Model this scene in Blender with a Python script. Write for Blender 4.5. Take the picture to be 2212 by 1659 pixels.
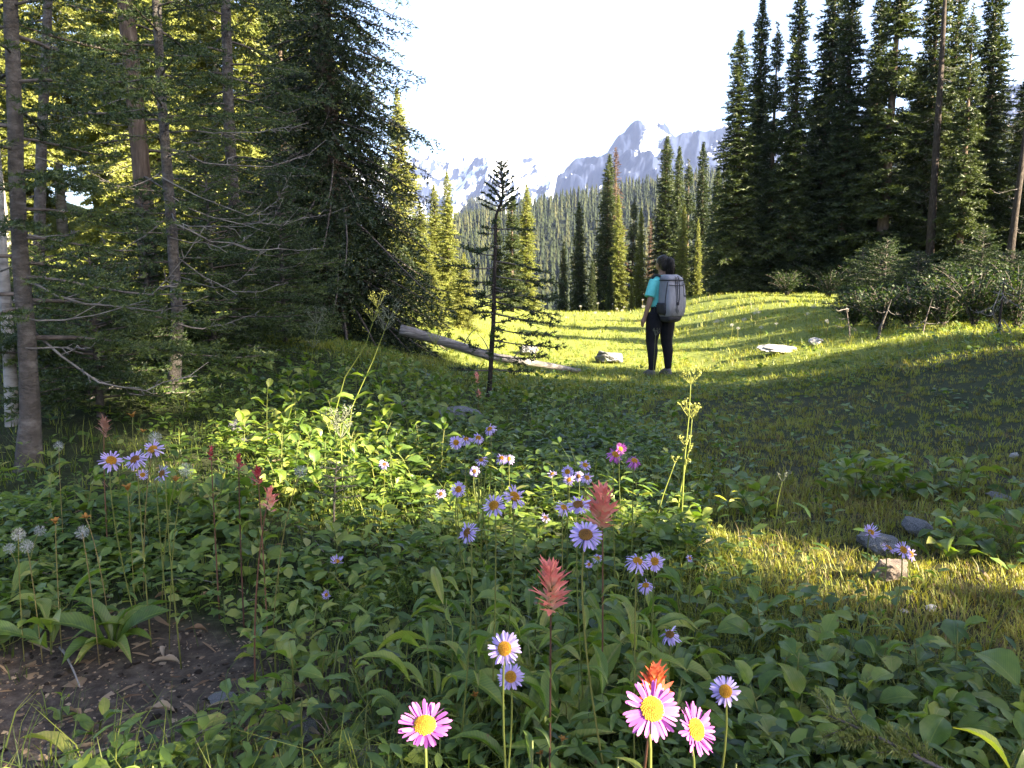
import bpy, math, random
import numpy as np
from mathutils import Vector, Matrix, Quaternion, noise as mnoise

# ------------------------------------------------------------------ camera, sky, sun, exposure
scene = bpy.context.scene
for o in list(bpy.data.objects):
    bpy.data.objects.remove(o)
COL = scene.collection
PITCH = math.radians(8.0)
FPX = 788.0                                    # focal length in pixels of a 1024 px wide picture
CAM = np.array([0.0, 0.0, 1.0])
cam_data = bpy.data.cameras.new('camera')
cam_data.sensor_width = 36.0
cam_data.lens = 36.0 * FPX / 1024.0
cam_data.clip_start = 0.05
cam_data.clip_end = 12000.0
cam = bpy.data.objects.new('camera', cam_data)
cam.location = CAM
cam.rotation_euler = (math.pi / 2 - PITCH, 0, 0)
COL.objects.link(cam)
scene.camera = cam

SUN_EL = math.radians(25.0)
SUN_BACK = math.radians(28.0)                  # the sun stands to the right, a little behind the camera
SUN = np.array([math.cos(SUN_EL) * math.cos(SUN_BACK), -math.cos(SUN_EL) * math.sin(SUN_BACK), math.sin(SUN_EL)])
world = bpy.data.worlds.new('World')
scene.world = world
world.use_nodes = True
wn = world.node_tree
wn.nodes.clear()
sky = wn.nodes.new('ShaderNodeTexSky')
sky.sky_type = 'NISHITA'
sky.sun_disc = False
sky.sun_elevation = SUN_EL
sky.sun_rotation = math.atan2(SUN[0], SUN[1])
sky.altitude = 1800
sky.dust_density = 7.0
sky.ozone_density = 0.3
sky.air_density = 0.85
bg = wn.nodes.new('ShaderNodeBackground')
bg.inputs['Strength'].default_value = 0.05
wo = wn.nodes.new('ShaderNodeOutputWorld')
wn.links.new(sky.outputs[0], bg.inputs[0])
wn.links.new(bg.outputs[0], wo.inputs[0])
sun_data = bpy.data.lights.new('sun', 'SUN')
sun_data.energy = 5.0
sun_data.angle = math.radians(0.55)
sun_data.color = (1.0, 0.86, 0.62)
sun = bpy.data.objects.new('sun', sun_data)
sun.rotation_euler = Vector(-SUN).to_track_quat('-Z', 'Y').to_euler()
sun.location = (30, -8, 20)
COL.objects.link(sun)
scene.view_settings.view_transform = 'Standard'
scene.view_settings.look = 'None'
scene.view_settings.gamma = 1.0
scene.view_settings.use_curve_mapping = False
scene.view_settings.exposure = 3.7
scene.render.engine = 'CYCLES'
cy = scene.cycles
cy.max_bounces = 5
cy.diffuse_bounces = 3
cy.glossy_bounces = 2
cy.transmission_bounces = 3
cy.transparent_max_bounces = 4
cy.volume_bounces = 0
cy.sample_clamp_indirect = 6.0
cy.caustics_reflective = False
cy.caustics_refractive = False
cy.use_denoising = True
cy.denoiser = 'OPENIMAGEDENOISE'
scene.render.film_transparent = False

# ------------------------------------------------------------------ helpers
S = 1024.0 / 2212.0
FWD = np.array([0, math.cos(PITCH), -math.sin(PITCH)])
UPV = np.array([0, math.sin(PITCH), math.cos(PITCH)])

def ray(X, Y):
    """direction through a point of the photograph (measured on a 2212 px wide print)"""
    dx = (X * S - 512.0) / FPX
    dy = (384.0 - Y * S) / FPX
    return np.array([dx, 0, 0]) + UPV * dy + FWD

def at(X, Y, dist):
    d = ray(X, Y)
    return CAM + d * (dist / d[1])

def ss(a, b, x):
    t = np.clip((np.asarray(x, float) - a) / (b - a), 0, 1)
    return t * t * (3 - 2 * t)

def lump(x, y, f, s):
    """cheap smooth noise, about -1..1, vectorised"""
    return (np.sin(x * f * 1.0 + s + 1.7 * np.sin(y * f * 0.63 + s * 2.1)) + np.sin(y * f * 1.13 - s * 1.3 + 1.9 * np.sin(x * f * 0.71 - s))
            + 0.6 * np.sin((x + y) * f * 1.9 + s * 3.7) + 0.6 * np.sin((x - y) * f * 2.3 - s * 1.9)) / 3.2

BY = [-4000, -40, -8, 0, 2.5, 5, 8, 11, 14, 20, 26, 30, 36, 45, 60, 100, 160, 4500]
BZ = [-20, 2.0, 0.3, 0.02, 0, -.10, -.30, -.45, -.47, -.36, -.30, -.45, -1.0, -2.2, -6, -18, -26, -30]

def ground(x, y):
    x = np.asarray(x, float); y = np.asarray(y, float)
    z = np.interp(y, BY, BZ)
    xc = np.interp(y, [0, 6, 11, 25, 60], [1.2, 1.3, 1.6, 2.6, 4])
    side = 0.65 * ss(0.8, 5.0, np.abs(x - xc)) * ss(2.5, 9, y) * (1 - ss(34, 60, y))
    z = z + side
    z = z + 5.0 * ss(4.5, 24, -x) * ss(7, 26, y) * (1 - ss(60, 200, y))
    z = z + 1.2 * ss(9, 30, x) * ss(5, 26, y) * (1 - ss(60, 200, y))
    d = np.hypot(x, y)
    near = 1 - ss(25, 60, d)
    z = z + near * (0.035 * lump(x, y, 2.1, .4) + 0.012 * lump(x, y, 7.3, 2.2)) * ss(.3, 1.5, d)
    # the wooded hillside across the valley
    ridge = np.clip(42 + 0.163 * x, 12, 150) + 6 * lump(x, y, .013, 1.0)
    k = ss(170, 620, y) * (1 - 0.9 * ss(700, 1200, y))
    z = z * (1 - k) + ridge * k
    # a rounded wooded knoll farther off
    g = np.exp(-(((x + 55) / 75) ** 2 + ((y - 1350) / 160) ** 2))
    z = z + 140 * g
    return z

def gz(x, y):
    return float(ground(x, y))

TS = np.geomspace(.6, 400, 360)
def hit(X, Y):
    """the ground point seen at a picture point"""
    d = ray(X, Y)
    P = CAM + d * TS[:, None]
    below = P[:, 2] < ground(P[:, 0], P[:, 1])
    if not below.any(): return CAM + d * 40
    i = int(np.argmax(below))
    t = np.linspace(TS[max(i - 1, 0)], TS[i], 60)
    P = CAM + d * t[:, None]
    below = P[:, 2] < ground(P[:, 0], P[:, 1])
    return P[int(np.argmax(below))]

class MB:
    """collects vertices, triangles, quads and one tone per vertex, then becomes ONE mesh object"""
    def __init__(s):
        s.v = []; s.t = []; s.q = []; s.c = []; s.m = []; s.n = 0
    def add(s, v, tris=None, quads=None, tone=0.5):
        v = np.asarray(v, float).reshape(-1, 3)
        s.v.append(v)
        s.c.append(np.broadcast_to(np.asarray(tone, float), (len(v),)))
        if tris is not None and len(tris): s.t.append(np.asarray(tris, int).reshape(-1, 3) + s.n)
        if quads is not None and len(quads): s.q.append(np.asarray(quads, int).reshape(-1, 4) + s.n)
        s.n += len(v)
        return s
    def mesh(s, name, mat, smooth=False):
        me = bpy.data.meshes.new(name)
        v = np.concatenate(s.v) if s.v else np.zeros((0, 3))
        t = np.concatenate(s.t) if s.t else np.zeros((0, 3), int)
        q = np.concatenate(s.q) if s.q else np.zeros((0, 4), int)
        me.vertices.add(len(v))
        me.vertices.foreach_set('co', v.astype(np.float32).ravel())
        loops = np.concatenate([t.ravel(), q.ravel()])
        me.loops.add(len(loops))
        me.loops.foreach_set('vertex_index', loops.astype(np.int32))
        nf = len(t) + len(q)
        me.polygons.add(nf)
        starts = np.concatenate([np.arange(len(t)) * 3, len(t) * 3 + np.arange(len(q)) * 4])
        me.polygons.foreach_set('loop_start', starts.astype(np.int32))
        if smooth:
            me.polygons.foreach_set('use_smooth', np.ones(nf, bool))
        a = me.attributes.new('tone', 'FLOAT', 'POINT')
        a.data.foreach_set('value', np.concatenate(s.c).astype(np.float32) if s.c else np.zeros(0, np.float32))
        me.materials.append(mat)
        me.update(calc_edges=True)
        return me
    def build(s, name, mat, parent=None, smooth=False, loc=None):
        return link(name, s.mesh(name, mat, smooth), parent, loc)

def link(name, data, parent=None, loc=None):
    o = bpy.data.objects.new(name, data)
    COL.objects.link(o)
    if parent is not None: o.parent = parent
    if loc is not None: o.location = loc
    return o

def tag(o, label=None, cat=None, group=None, kind=None):
    if label: o['label'] = label
    if cat: o['category'] = cat
    if group: o['group'] = group
    if kind: o['kind'] = kind
    return o

def thing(name, label, cat, loc, group=None, rz=0.0):
    o = link(name, None, None, loc)
    o.empty_display_size = 0.1
    o.rotation_euler = (0, 0, rz)
    return tag(o, label, cat, group)

def copy_tree(o, parent=None):
    c = o.copy()
    COL.objects.link(c)
    c.parent = parent
    for ch in o.children:
        copy_tree(ch, c)
    return c

def unit(v):
    v = np.asarray(v, float)
    return v / (np.linalg.norm(v, axis=-1, keepdims=True) + 1e-12)

def tube(pts, radii, n=6, cap=True, wob=0.0, rng=None):
    """swept tube: vertices, quads and end triangles"""
    P = np.asarray(pts, float); m = len(P)
    R = np.broadcast_to(np.asarray(radii, float), (m,)).copy()
    T = np.gradient(P, axis=0); T = unit(T)
    ref = np.array([0, 0, 1.0]) if abs(T[:, 2]).mean() < .8 else np.array([1.0, 0, 0])
    A = unit(np.cross(T, ref)); B = np.cross(T, A)
    th = np.arange(n) / n * 2 * np.pi
    rr = np.ones((m, n))
    if wob and rng is not None:
        rr += wob * rng.normal(size=(m, n))
    V = P[:, None, :] + (A[:, None, :] * np.cos(th)[None, :, None] + B[:, None, :] * np.sin(th)[None, :, None]) * (R[:, None] * rr)[:, :, None]
    V = V.reshape(-1, 3)
    i = np.arange(m - 1)[:, None] * n; j = np.arange(n)[None, :]; k = (np.arange(n) + 1) % n
    Q = np.stack([i + j, i + k[None, :], i + n + k[None, :], i + n + j], -1).reshape(-1, 4)
    Tt = []
    if cap:
        V = np.vstack([V, P[0], P[-1]])
        a, b = m * n, m * n + 1
        for jj in range(n):
            Tt.append((a, (jj + 1) % n, jj)); Tt.append((b, (m - 1) * n + jj, (m - 1) * n + (jj + 1) % n))
    return V, Q, Tt

def addtube(mb, pts, radii, n=6, tone=0.5, cap=True, wob=0.0, rng=None):
    V, Q, T = tube(pts, radii, n, cap, wob, rng)
    mb.add(V, T, Q, tone)

def bez(p0, p1, p2, n=8):
    t = np.linspace(0, 1, n)[:, None]
    return (1 - t) ** 2 * np.asarray(p0, float) + 2 * t * (1 - t) * np.asarray(p1, float) + t * t * np.asarray(p2, float)

def scatter(mb, tv, tt, pos, yaw, tilt, roll, sc, tone, tq=None):
    """puts many transformed copies of a small template into one mesh"""
    tv = np.asarray(tv, float); N = len(pos); m = len(tv)
    cy_, sy_ = np.cos(yaw), np.sin(yaw); ct, st = np.cos(tilt), np.sin(tilt); cr, sr = np.cos(roll), np.sin(roll)
    Z = np.zeros(N); O = np.ones(N)
    Rz = np.stack([cy_, -sy_, Z, sy_, cy_, Z, Z, Z, O], -1).reshape(N, 3, 3)
    Rx = np.stack([O, Z, Z, Z, ct, -st, Z, st, ct], -1).reshape(N, 3, 3)
    Ry = np.stack([cr, Z, sr, Z, O, Z, -sr, Z, cr], -1).reshape(N, 3, 3)
    R = Rz @ Rx @ Ry
    sc = np.asarray(sc, float)
    if sc.ndim == 1: sc = np.stack([sc] * 3, -1)
    V = np.einsum('nij,nmj->nmi', R, tv[None] * sc[:, None, :]) + np.asarray(pos)[:, None, :]
    off = (np.arange(N) * m)[:, None, None]
    tris = (np.asarray(tt, int)[None] + off).reshape(-1, 3) if tt is not None and len(tt) else None
    quads = (np.asarray(tq, int)[None] + off).reshape(-1, 4) if tq is not None and len(tq) else None
    tone = np.asarray(tone, float)
    if tone.ndim == 1: tone = np.repeat(tone, m)
    else: tone = tone.reshape(-1)
    mb.add(V.reshape(-1, 3), tris, quads, tone)

# ------------------------------------------------------------------ materials
def newmat(name):
    m = bpy.data.materials.new(name)
    m.use_nodes = True
    nt = m.node_tree
    nt.nodes.clear()
    out = nt.nodes.new('ShaderNodeOutputMaterial')
    return m, nt, out

def ramp(nt, fac, stops):
    r = nt.nodes.new('ShaderNodeValToRGB')
    e = r.color_ramp.elements
    e[0].position, e[0].color = stops[0][0], (*stops[0][1], 1)
    e[1].position, e[1].color = stops[-1][0], (*stops[-1][1], 1)
    for p, c in stops[1:-1]:
        x = e.new(p); x.color = (*c, 1)
    nt.links.new(fac, r.inputs[0])
    return r.outputs[0]

def noise_tex(nt, scale, detail=4, coord='Object', rough=.55, vec=None):
    n = nt.nodes.new('ShaderNodeTexNoise')
    n.inputs['Scale'].default_value = scale
    n.inputs['Detail'].default_value = detail
    n.inputs['Roughness'].default_value = rough
    if vec is None:
        tc = nt.nodes.new('ShaderNodeTexCoord')
        vec = tc.outputs[coord]
    nt.links.new(vec, n.inputs['Vector'])
    return n.outputs['Fac']

def math_node(nt, op, a, b=None):
    n = nt.nodes.new('ShaderNodeMath'); n.operation = op
    for i, x in enumerate((a, b)):
        if x is None: continue
        if isinstance(x, (int, float)): n.inputs[i].default_value = x
        else: nt.links.new(x, n.inputs[i])
    return n.outputs[0]

def leaf_mat(name, stops, transl=0.35, tcol=None, rough=0.45, spec=0.35, objvar=0.0, veins=False):
    m, nt, out = newmat(name)
    a = nt.nodes.new('ShaderNodeAttribute'); a.attribute_name = 'tone'
    fac = a.outputs['Fac']
    if objvar:
        oi = nt.nodes.new('ShaderNodeObjectInfo')
        v = math_node(nt, 'MULTIPLY', math_node(nt, 'SUBTRACT', oi.outputs['Random'], 0.5), objvar)
        fac = math_node(nt, 'ADD', fac, v)
    if veins:
        tc = nt.nodes.new('ShaderNodeTexCoord')
        sep = nt.nodes.new('ShaderNodeSeparateXYZ'); nt.links.new(tc.outputs['Object'], sep.inputs[0])
        ax = math_node(nt, 'ABSOLUTE', sep.outputs[0])
        ph = math_node(nt, 'SUBTRACT', math_node(nt, 'MULTIPLY', sep.outputs[1], 62.0), math_node(nt, 'MULTIPLY', ax, 75.0))
        w = math_node(nt, 'POWER', math_node(nt, 'ABSOLUTE', math_node(nt, 'SINE', ph)), 0.25)
        mid = math_node(nt, 'LESS_THAN', ax, 0.012)
        vv = math_node(nt, 'ADD', math_node(nt, 'MULTIPLY', math_node(nt, 'SUBTRACT', 1.0, w), 0.35), math_node(nt, 'MULTIPLY', mid, 0.25))
        fac = math_node(nt, 'ADD', fac, vv)
        fac = math_node(nt, 'ADD', fac, math_node(nt, 'MULTIPLY', math_node(nt, 'SUBTRACT', noise_tex(nt, 7, 3), 0.5), 0.45))
    col = ramp(nt, fac, stops)
    if veins:
        # brown nibbled spots, different on each plant
        geo = nt.nodes.new('ShaderNodeNewGeometry')
        sp = math_node(nt, 'MULTIPLY', math_node(nt, 'SUBTRACT', noise_tex(nt, 55, 3, vec=geo.outputs['Position']), .66), 9.0)
        cl = nt.nodes.new('ShaderNodeClamp'); nt.links.new(sp, cl.inputs[0])
        mm = nt.nodes.new('ShaderNodeMix'); mm.data_type = 'RGBA'
        nt.links.new(cl.outputs[0], mm.inputs[0]); nt.links.new(col, mm.inputs[6]); mm.inputs[7].default_value = (.11, .07, .025, 1)
        col = mm.outputs[2]
    p = nt.nodes.new('ShaderNodeBsdfPrincipled')
    nt.links.new(col, p.inputs['Base Color'])
    p.inputs['Roughness'].default_value = rough
    p.inputs['Specular IOR Level'].default_value = spec
    t = nt.nodes.new('ShaderNodeBsdfTranslucent')
    if tcol is None: tcol = (1.5, 1.5, 0.7)
    mul = nt.nodes.new('ShaderNodeMix'); mul.data_type = 'RGBA'; mul.blend_type = 'MULTIPLY'
    mul.clamp_result = False
    mul.inputs[0].default_value = 1.0
    nt.links.new(col, mul.inputs[6]); mul.inputs[7].default_value = (*tcol, 1)
    nt.links.new(mul.outputs[2], t.inputs['Color'])
    mx = nt.nodes.new('ShaderNodeMixShader'); mx.inputs[0].default_value = transl
    nt.links.new(p.outputs[0], mx.inputs[1]); nt.links.new(t.outputs[0], mx.inputs[2])
    nt.links.new(mx.outputs[0], out.inputs[0])
    return m

def solid_mat(name, stops, scale=8, rough=0.8, spec=0.3, bump=0.0, bscale=None, stretch=None, detail=5, coord='Object', use_tone=False):
    m, nt, out = newmat(name)
    vec = None
    if stretch:
        tc = nt.nodes.new('ShaderNodeTexCoord'); mp = nt.nodes.new('ShaderNodeMapping')
        mp.inputs['Scale'].default_value = stretch
        nt.links.new(tc.outputs[coord], mp.inputs[0]); vec = mp.outputs[0]
    f = noise_tex(nt, scale, detail, coord, .6, vec)
    if use_tone:
        a = nt.nodes.new('ShaderNodeAttribute'); a.attribute_name = 'tone'
        f2 = math_node(nt, 'ADD', math_node(nt, 'MULTIPLY', math_node(nt, 'SUBTRACT', f, .5), .6), a.outputs['Fac'])
    else: f2 = f
    col = ramp(nt, f2, stops)
    p = nt.nodes.new('ShaderNodeBsdfPrincipled')
    nt.links.new(col, p.inputs['Base Color'])
    p.inputs['Roughness'].default_value = rough
    p.inputs['Specular IOR Level'].default_value = spec
    if bump:
        b = nt.nodes.new('ShaderNodeBump'); b.inputs['Strength'].default_value = bump
        b.inputs['Distance'].default_value = 0.02
        f3 = noise_tex(nt, bscale or scale * 2, 6, coord, .65, vec)
        nt.links.new(f3, b.inputs['Height']); nt.links.new(b.outputs[0], p.inputs['Normal'])
    nt.links.new(p.outputs[0], out.inputs[0])
    return m

M = {}
M['needle_dark'] = leaf_mat('needle_dark', [(0, (.010, .019, .008)), (.5, (.022, .036, .013)), (1, (.068, .088, .025))], .22, (1.3, 1.3, .6), .5, .3, .25)  # fir green darkened further, shade of the right row put into it
M['needle_sunlit'] = leaf_mat('needle_sunlit', [(0, (.060, .076, .015)), (.5, (.135, .158, .034)), (1, (.24, .24, .06))], .3, (1.3, 1.25, .6), .5, .3, .3)  # olive needles lightened and yellowed, golden sunlight put into their colour
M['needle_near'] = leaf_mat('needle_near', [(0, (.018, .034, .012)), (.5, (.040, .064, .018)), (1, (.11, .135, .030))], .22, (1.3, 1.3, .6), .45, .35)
M['needle_dead'] = leaf_mat('needle_dead', [(0, (.035, .022, .016)), (1, (.12, .072, .048))], .2, (1.1, 1, .8), .7, .1)
M['needle_rust'] = leaf_mat('needle_rust', [(0, (.20, .055, .018)), (1, (.42, .14, .05))], .25, (1.1, 1, .8), .7, .1)
M['bark_grey'] = solid_mat('bark_grey', [(.25, (.035, .030, .026)), (.5, (.085, .074, .066)), (.75, (.17, .155, .142))], 13, .9, .15, 1.0, 30, (1, 1, 1.8))
M['bark_brown'] = solid_mat('bark_brown', [(.3, (.05, .035, .026)), (.55, (.11, .08, .06)), (.75, (.20, .155, .12))], 9, .9, .15, .9, 18, (3, 3, .5))
M['bark_pale'] = solid_mat('bark_pale', [(.3, (.09, .08, .07)), (.5, (.27, .25, .23)), (.75, (.40, .38, .36))], 6, .85, .2, .6, 14, (1, 1, 3))
M['bark_dark'] = solid_mat('bark_dark', [(.3, (.018, .014, .012)), (.55, (.042, .033, .028)), (.75, (.085, .068, .058))], 11, .9, .15, 1.0, 24, (2, 2, .7))
M['twig'] = solid_mat('twig', [(.3, (.05, .04, .035)), (.7, (.16, .135, .12))], 14, .9, .15)
M['dead_twig'] = solid_mat('dead_twig', [(.3, (.08, .07, .062)), (.7, (.25, .225, .205))], 14, .9, .15)
M['log'] = solid_mat('log', [(.25, (.05, .043, .038)), (.5, (.20, .18, .17)), (.75, (.40, .375, .36))], 5, .85, .2, .7, 22, (.5, 5, 5))
# ------------------------------------------------------------------ the land
def ground_material():
    m, nt, out = newmat('soil_and_turf')
    geo = nt.nodes.new('ShaderNodeNewGeometry')
    n1 = noise_tex(nt, 1.3, 5, vec=geo.outputs['Position'])
    n2 = noise_tex(nt, 28, 6, vec=geo.outputs['Position'], rough=.7)
    n3 = noise_tex(nt, 140, 4, vec=geo.outputs['Position'], rough=.7)
    soil = ramp(nt, n2, [(.3, (.022, .016, .012)), (.5, (.058, .043, .033)), (.68, (.11, .085, .067)), (.8, (.20, .17, .145))])
    turf = ramp(nt, n2, [(.3, (.012, .016, .006)), (.55, (.026, .034, .011)), (.75, (.06, .064, .022))])  # turf darkened, deep shade between the plants put into its colour
    a = nt.nodes.new('ShaderNodeAttribute'); a.attribute_name = 'tone'
    fac = math_node(nt, 'ADD', a.outputs['Fac'], math_node(nt, 'MULTIPLY', math_node(nt, 'SUBTRACT', n1, .5), .9))
    cl = nt.nodes.new('ShaderNodeClamp'); nt.links.new(fac, cl.inputs[0])
    mx = nt.nodes.new('ShaderNodeMix'); mx.data_type = 'RGBA'
    nt.links.new(cl.outputs[0], mx.inputs[0]); nt.links.new(soil, mx.inputs[6]); nt.links.new(turf, mx.inputs[7])
    mead = ramp(nt, n2, [(.3, (.07, .09, .018)), (.55, (.13, .155, .03)), (.75, (.20, .21, .05))])  # meadow ground lightened, strong sunlight put into its colour
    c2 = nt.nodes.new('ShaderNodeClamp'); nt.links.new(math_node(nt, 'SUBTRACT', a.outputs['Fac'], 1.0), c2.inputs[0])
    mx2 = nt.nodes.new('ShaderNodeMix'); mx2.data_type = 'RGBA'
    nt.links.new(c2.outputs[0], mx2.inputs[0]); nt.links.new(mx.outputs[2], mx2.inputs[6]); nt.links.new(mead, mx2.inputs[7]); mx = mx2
    p = nt.nodes.new('ShaderNodeBsdfPrincipled')
    p.inputs['Roughness'].default_value = .95; p.inputs['Specular IOR Level'].default_value = .15
    nt.links.new(mx.outputs[2], p.inputs['Base Color'])
    b = nt.nodes.new('ShaderNodeBump'); b.inputs['Strength'].default_value = .8; b.inputs['Distance'].default_value = .012
    nt.links.new(math_node(nt, 'ADD', n2, math_node(nt, 'MULTIPLY', n3, .5)), b.inputs['Height'])
    nt.links.new(b.outputs[0], p.inputs['Normal'])
    nt.links.new(p.outputs[0], out.inputs[0])
    return m

def bare(x, y):
    """0..1: how bare the soil is (the earth patch at the lower left, small openings elsewhere)"""
    d1 = np.hypot((x + .98) / .58, (y - 1.72) / .48)
    d2 = np.hypot((x + .45) / .30, (y - 1.62) / .35)
    b = np.maximum(1 - ss(.65, 1.2, d1 + .18 * lump(x, y, 9, 1.)), .7 * (1 - ss(.6, 1.2, d2 + .2 * lump(x, y, 9, 3.))))
    return b

def build_ground():
    fine = np.radians(np.linspace(-42, 42, 200))
    coarse = np.radians(np.linspace(42, 318, 70))[1:-1]
    ang = np.concatenate([fine, coarse])
    rad = np.concatenate([[0.0], np.geomspace(.5, 4300, 240)])
    A, R = np.meshgrid(ang, rad)
    x = R * np.sin(A); y = R * np.cos(A)
    z = ground(x, y)
    n = len(ang); m = len(rad)
    i = np.arange(m - 1)[:, None] * n; j = np.arange(n)[None, :]; k = ((np.arange(n) + 1) % n)[None, :]
    Q = np.stack([i + j, i + n + j, i + n + k, i + k], -1).reshape(-1, 4)
    tone = np.clip(1.0 - 1.3 * bare(x, y) - .35 * ss(3, 1.2, np.abs(y - 2.5)) * ss(.3, 2, x), 0, 1)
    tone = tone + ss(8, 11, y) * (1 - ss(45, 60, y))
    mb = MB().add(np.stack([x, y, z], -1), None, Q, tone.ravel())
    o = mb.build('ground', ground_material(), smooth=True)
    tag(o, 'turf and dark soil of the alpine meadow and valley', 'ground', kind='structure')

build_ground()

def mountain_material():
    m, nt, out = newmat('mountain_rock')
    geo = nt.nodes.new('ShaderNodeNewGeometry')
    n = noise_tex(nt, .011, 9, vec=geo.outputs['Position'], rough=.68)
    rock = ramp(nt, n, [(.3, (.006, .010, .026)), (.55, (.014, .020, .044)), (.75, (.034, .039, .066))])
    a = nt.nodes.new('ShaderNodeAttribute'); a.attribute_name = 'tone'
    n2 = noise_tex(nt, .015, 9, vec=geo.outputs['Position'], rough=.62)
    sep = nt.nodes.new('ShaderNodeSeparateXYZ'); nt.links.new(geo.outputs['Normal'], sep.inputs[0])
    f = math_node(nt, 'ADD', a.outputs['Fac'], math_node(nt, 'MULTIPLY', math_node(nt, 'SUBTRACT', n2, .5), 1.5))
    f = math_node(nt, 'ADD', f, math_node(nt, 'MULTIPLY', math_node(nt, 'SUBTRACT', sep.outputs[2], .62), 1.1))
    f = math_node(nt, 'MULTIPLY', math_node(nt, 'SUBTRACT', f, .47), 9.0)
    cl = nt.nodes.new('ShaderNodeClamp'); nt.links.new(f, cl.inputs[0])
    mx = nt.nodes.new('ShaderNodeMix'); mx.data_type = 'RGBA'
    nt.links.new(cl.outputs[0], mx.inputs[0]); nt.links.new(rock, mx.inputs[6]); mx.inputs[7].default_value = (.62, .66, .74, 1)
    p = nt.nodes.new('ShaderNodeBsdfPrincipled')
    p.inputs['Roughness'].default_value = .9; p.inputs['Specular IOR Level'].default_value = .1
    nt.links.new(mx.outputs[2], p.inputs['Base Color'])
    nt.links.new(p.outputs[0], out.inputs[0])
    return m
M['mountain'] = mountain_material()

def build_mountain(name, label, pts, dist, depth, snow, seed, rough=1.0, low=150):
    """a ridge whose skyline follows measured points (1024 px print); real slopes in front and behind"""
    pts = np.array(pts, float)
    cols = int((pts[-1, 0] - pts[0, 0]) * 1.15) + 30
    px = np.linspace(pts[0, 0], pts[-1, 0], cols)
    py = np.interp(px, pts[:, 0], pts[:, 1])
    rows = 48
    tt = np.concatenate([np.linspace(0, 1, rows), 1 + np.linspace(0, 1, 14)[1:]])
    V = np.zeros((len(tt), cols, 3)); tone = np.zeros((len(tt), cols))
    for c in range(cols):
        d = np.array([(px[c] - 512) / FPX, 0, 0]) + UPV * ((384 - py[c]) / FPX) + FWD
        d = d / d[1]
        edge = min(1, (c / 14.0), ((cols - 1 - c) / 14.0))
        zr = 1 + d[2] * dist
        for r, t in enumerate(tt):
            y = dist - depth * (1 - t) if t <= 1 else dist + depth * .8 * (t - 1)
            x = d[0] * y
            h = t ** 1.25 if t <= 1 else 1 - (t - 1)
            nz = mnoise.ridged_multi_fractal(Vector((x * .0042 + seed, y * .0021, seed)), .9, 2.1, 6, 1.0, 2.0) - 1.0
            nf = mnoise.fractal(Vector((x * .012, y * .012, seed * 3)), .9, 2.1, 5)
            amp = zr * .17 * rough * (1 - (abs(t - .55) / .55) ** 2 if t <= 1 else .3) if t < 1.2 else 0
            crest = zr * .028 * rough * math.exp(-((t - 1) / .08) ** 2)
            z = low * -.0 - 30 + (zr + 30) * h * (edge ** .5 if edge < 1 else 1) + amp * nz * 1.3 + crest * nf * 1.6 + amp * .25 * nf
            V[r, c] = (x + nz * amp * .5, y, z)
            tone[r, c] = snow(px[c], t)
    n = cols; m = len(tt)
    i = np.arange(m - 1)[:, None] * n; j = np.arange(n - 1)[None, :]
    Q = np.stack([i + j, i + j + 1, i + n + j + 1, i + n + j], -1).reshape(-1, 4)
    o = MB().add(V.reshape(-1, 3), None, Q, tone.ravel()).build(name, M['mountain'], smooth=False)
    return tag(o, label, 'mountain', kind='structure')

build_mountain('mountain', 'distant snow covered massif left of the blue peak',
    [(330, 176), (380, 160), (405, 161), (418, 158), (432, 152), (441, 155), (450, 153), (462, 160), (480, 158), (494, 156), (501, 152.5), (508, 156), (513, 157), (528, 163), (543, 166), (571, 166), (600, 172), (640, 185)],
    3300, 1400, lambda px, t: .44 - .16 * (px < 450) * (t > .4) + .05 * math.sin(px * .13) + .10 * (t < .5), 3.7, 1.1)
build_mountain('mountain', 'distant rocky blue peak with a small ice field above the valley',
    [(545, 185), (560, 172), (571, 166), (592, 155.5), (608, 149.5), (620, 141), (629, 136), (636, 129), (641, 127), (647, 128), (654, 131.5), (662, 132), (670, 136), (676, 138.5), (681, 134), (685, 132), (691, 135.5), (698, 131), (703, 133), (706, 134), (712, 132), (722, 134), (750, 140), (790, 137), (830, 141), (868, 133), (910, 128), (950, 118), (985, 104), (1020, 84), (1060, 80), (1110, 96)],
    2600, 1000, lambda px, t: .02 + .62 * math.exp(-((px - 648) / 13) ** 2 - ((t - .86) / .10) ** 2) + .14 * (px > 700) * (t > .75) + .10 * math.exp(-((px - 600) / 30) ** 2 - ((t - .55) / .2) ** 2), 8.1, 1.0)
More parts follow.
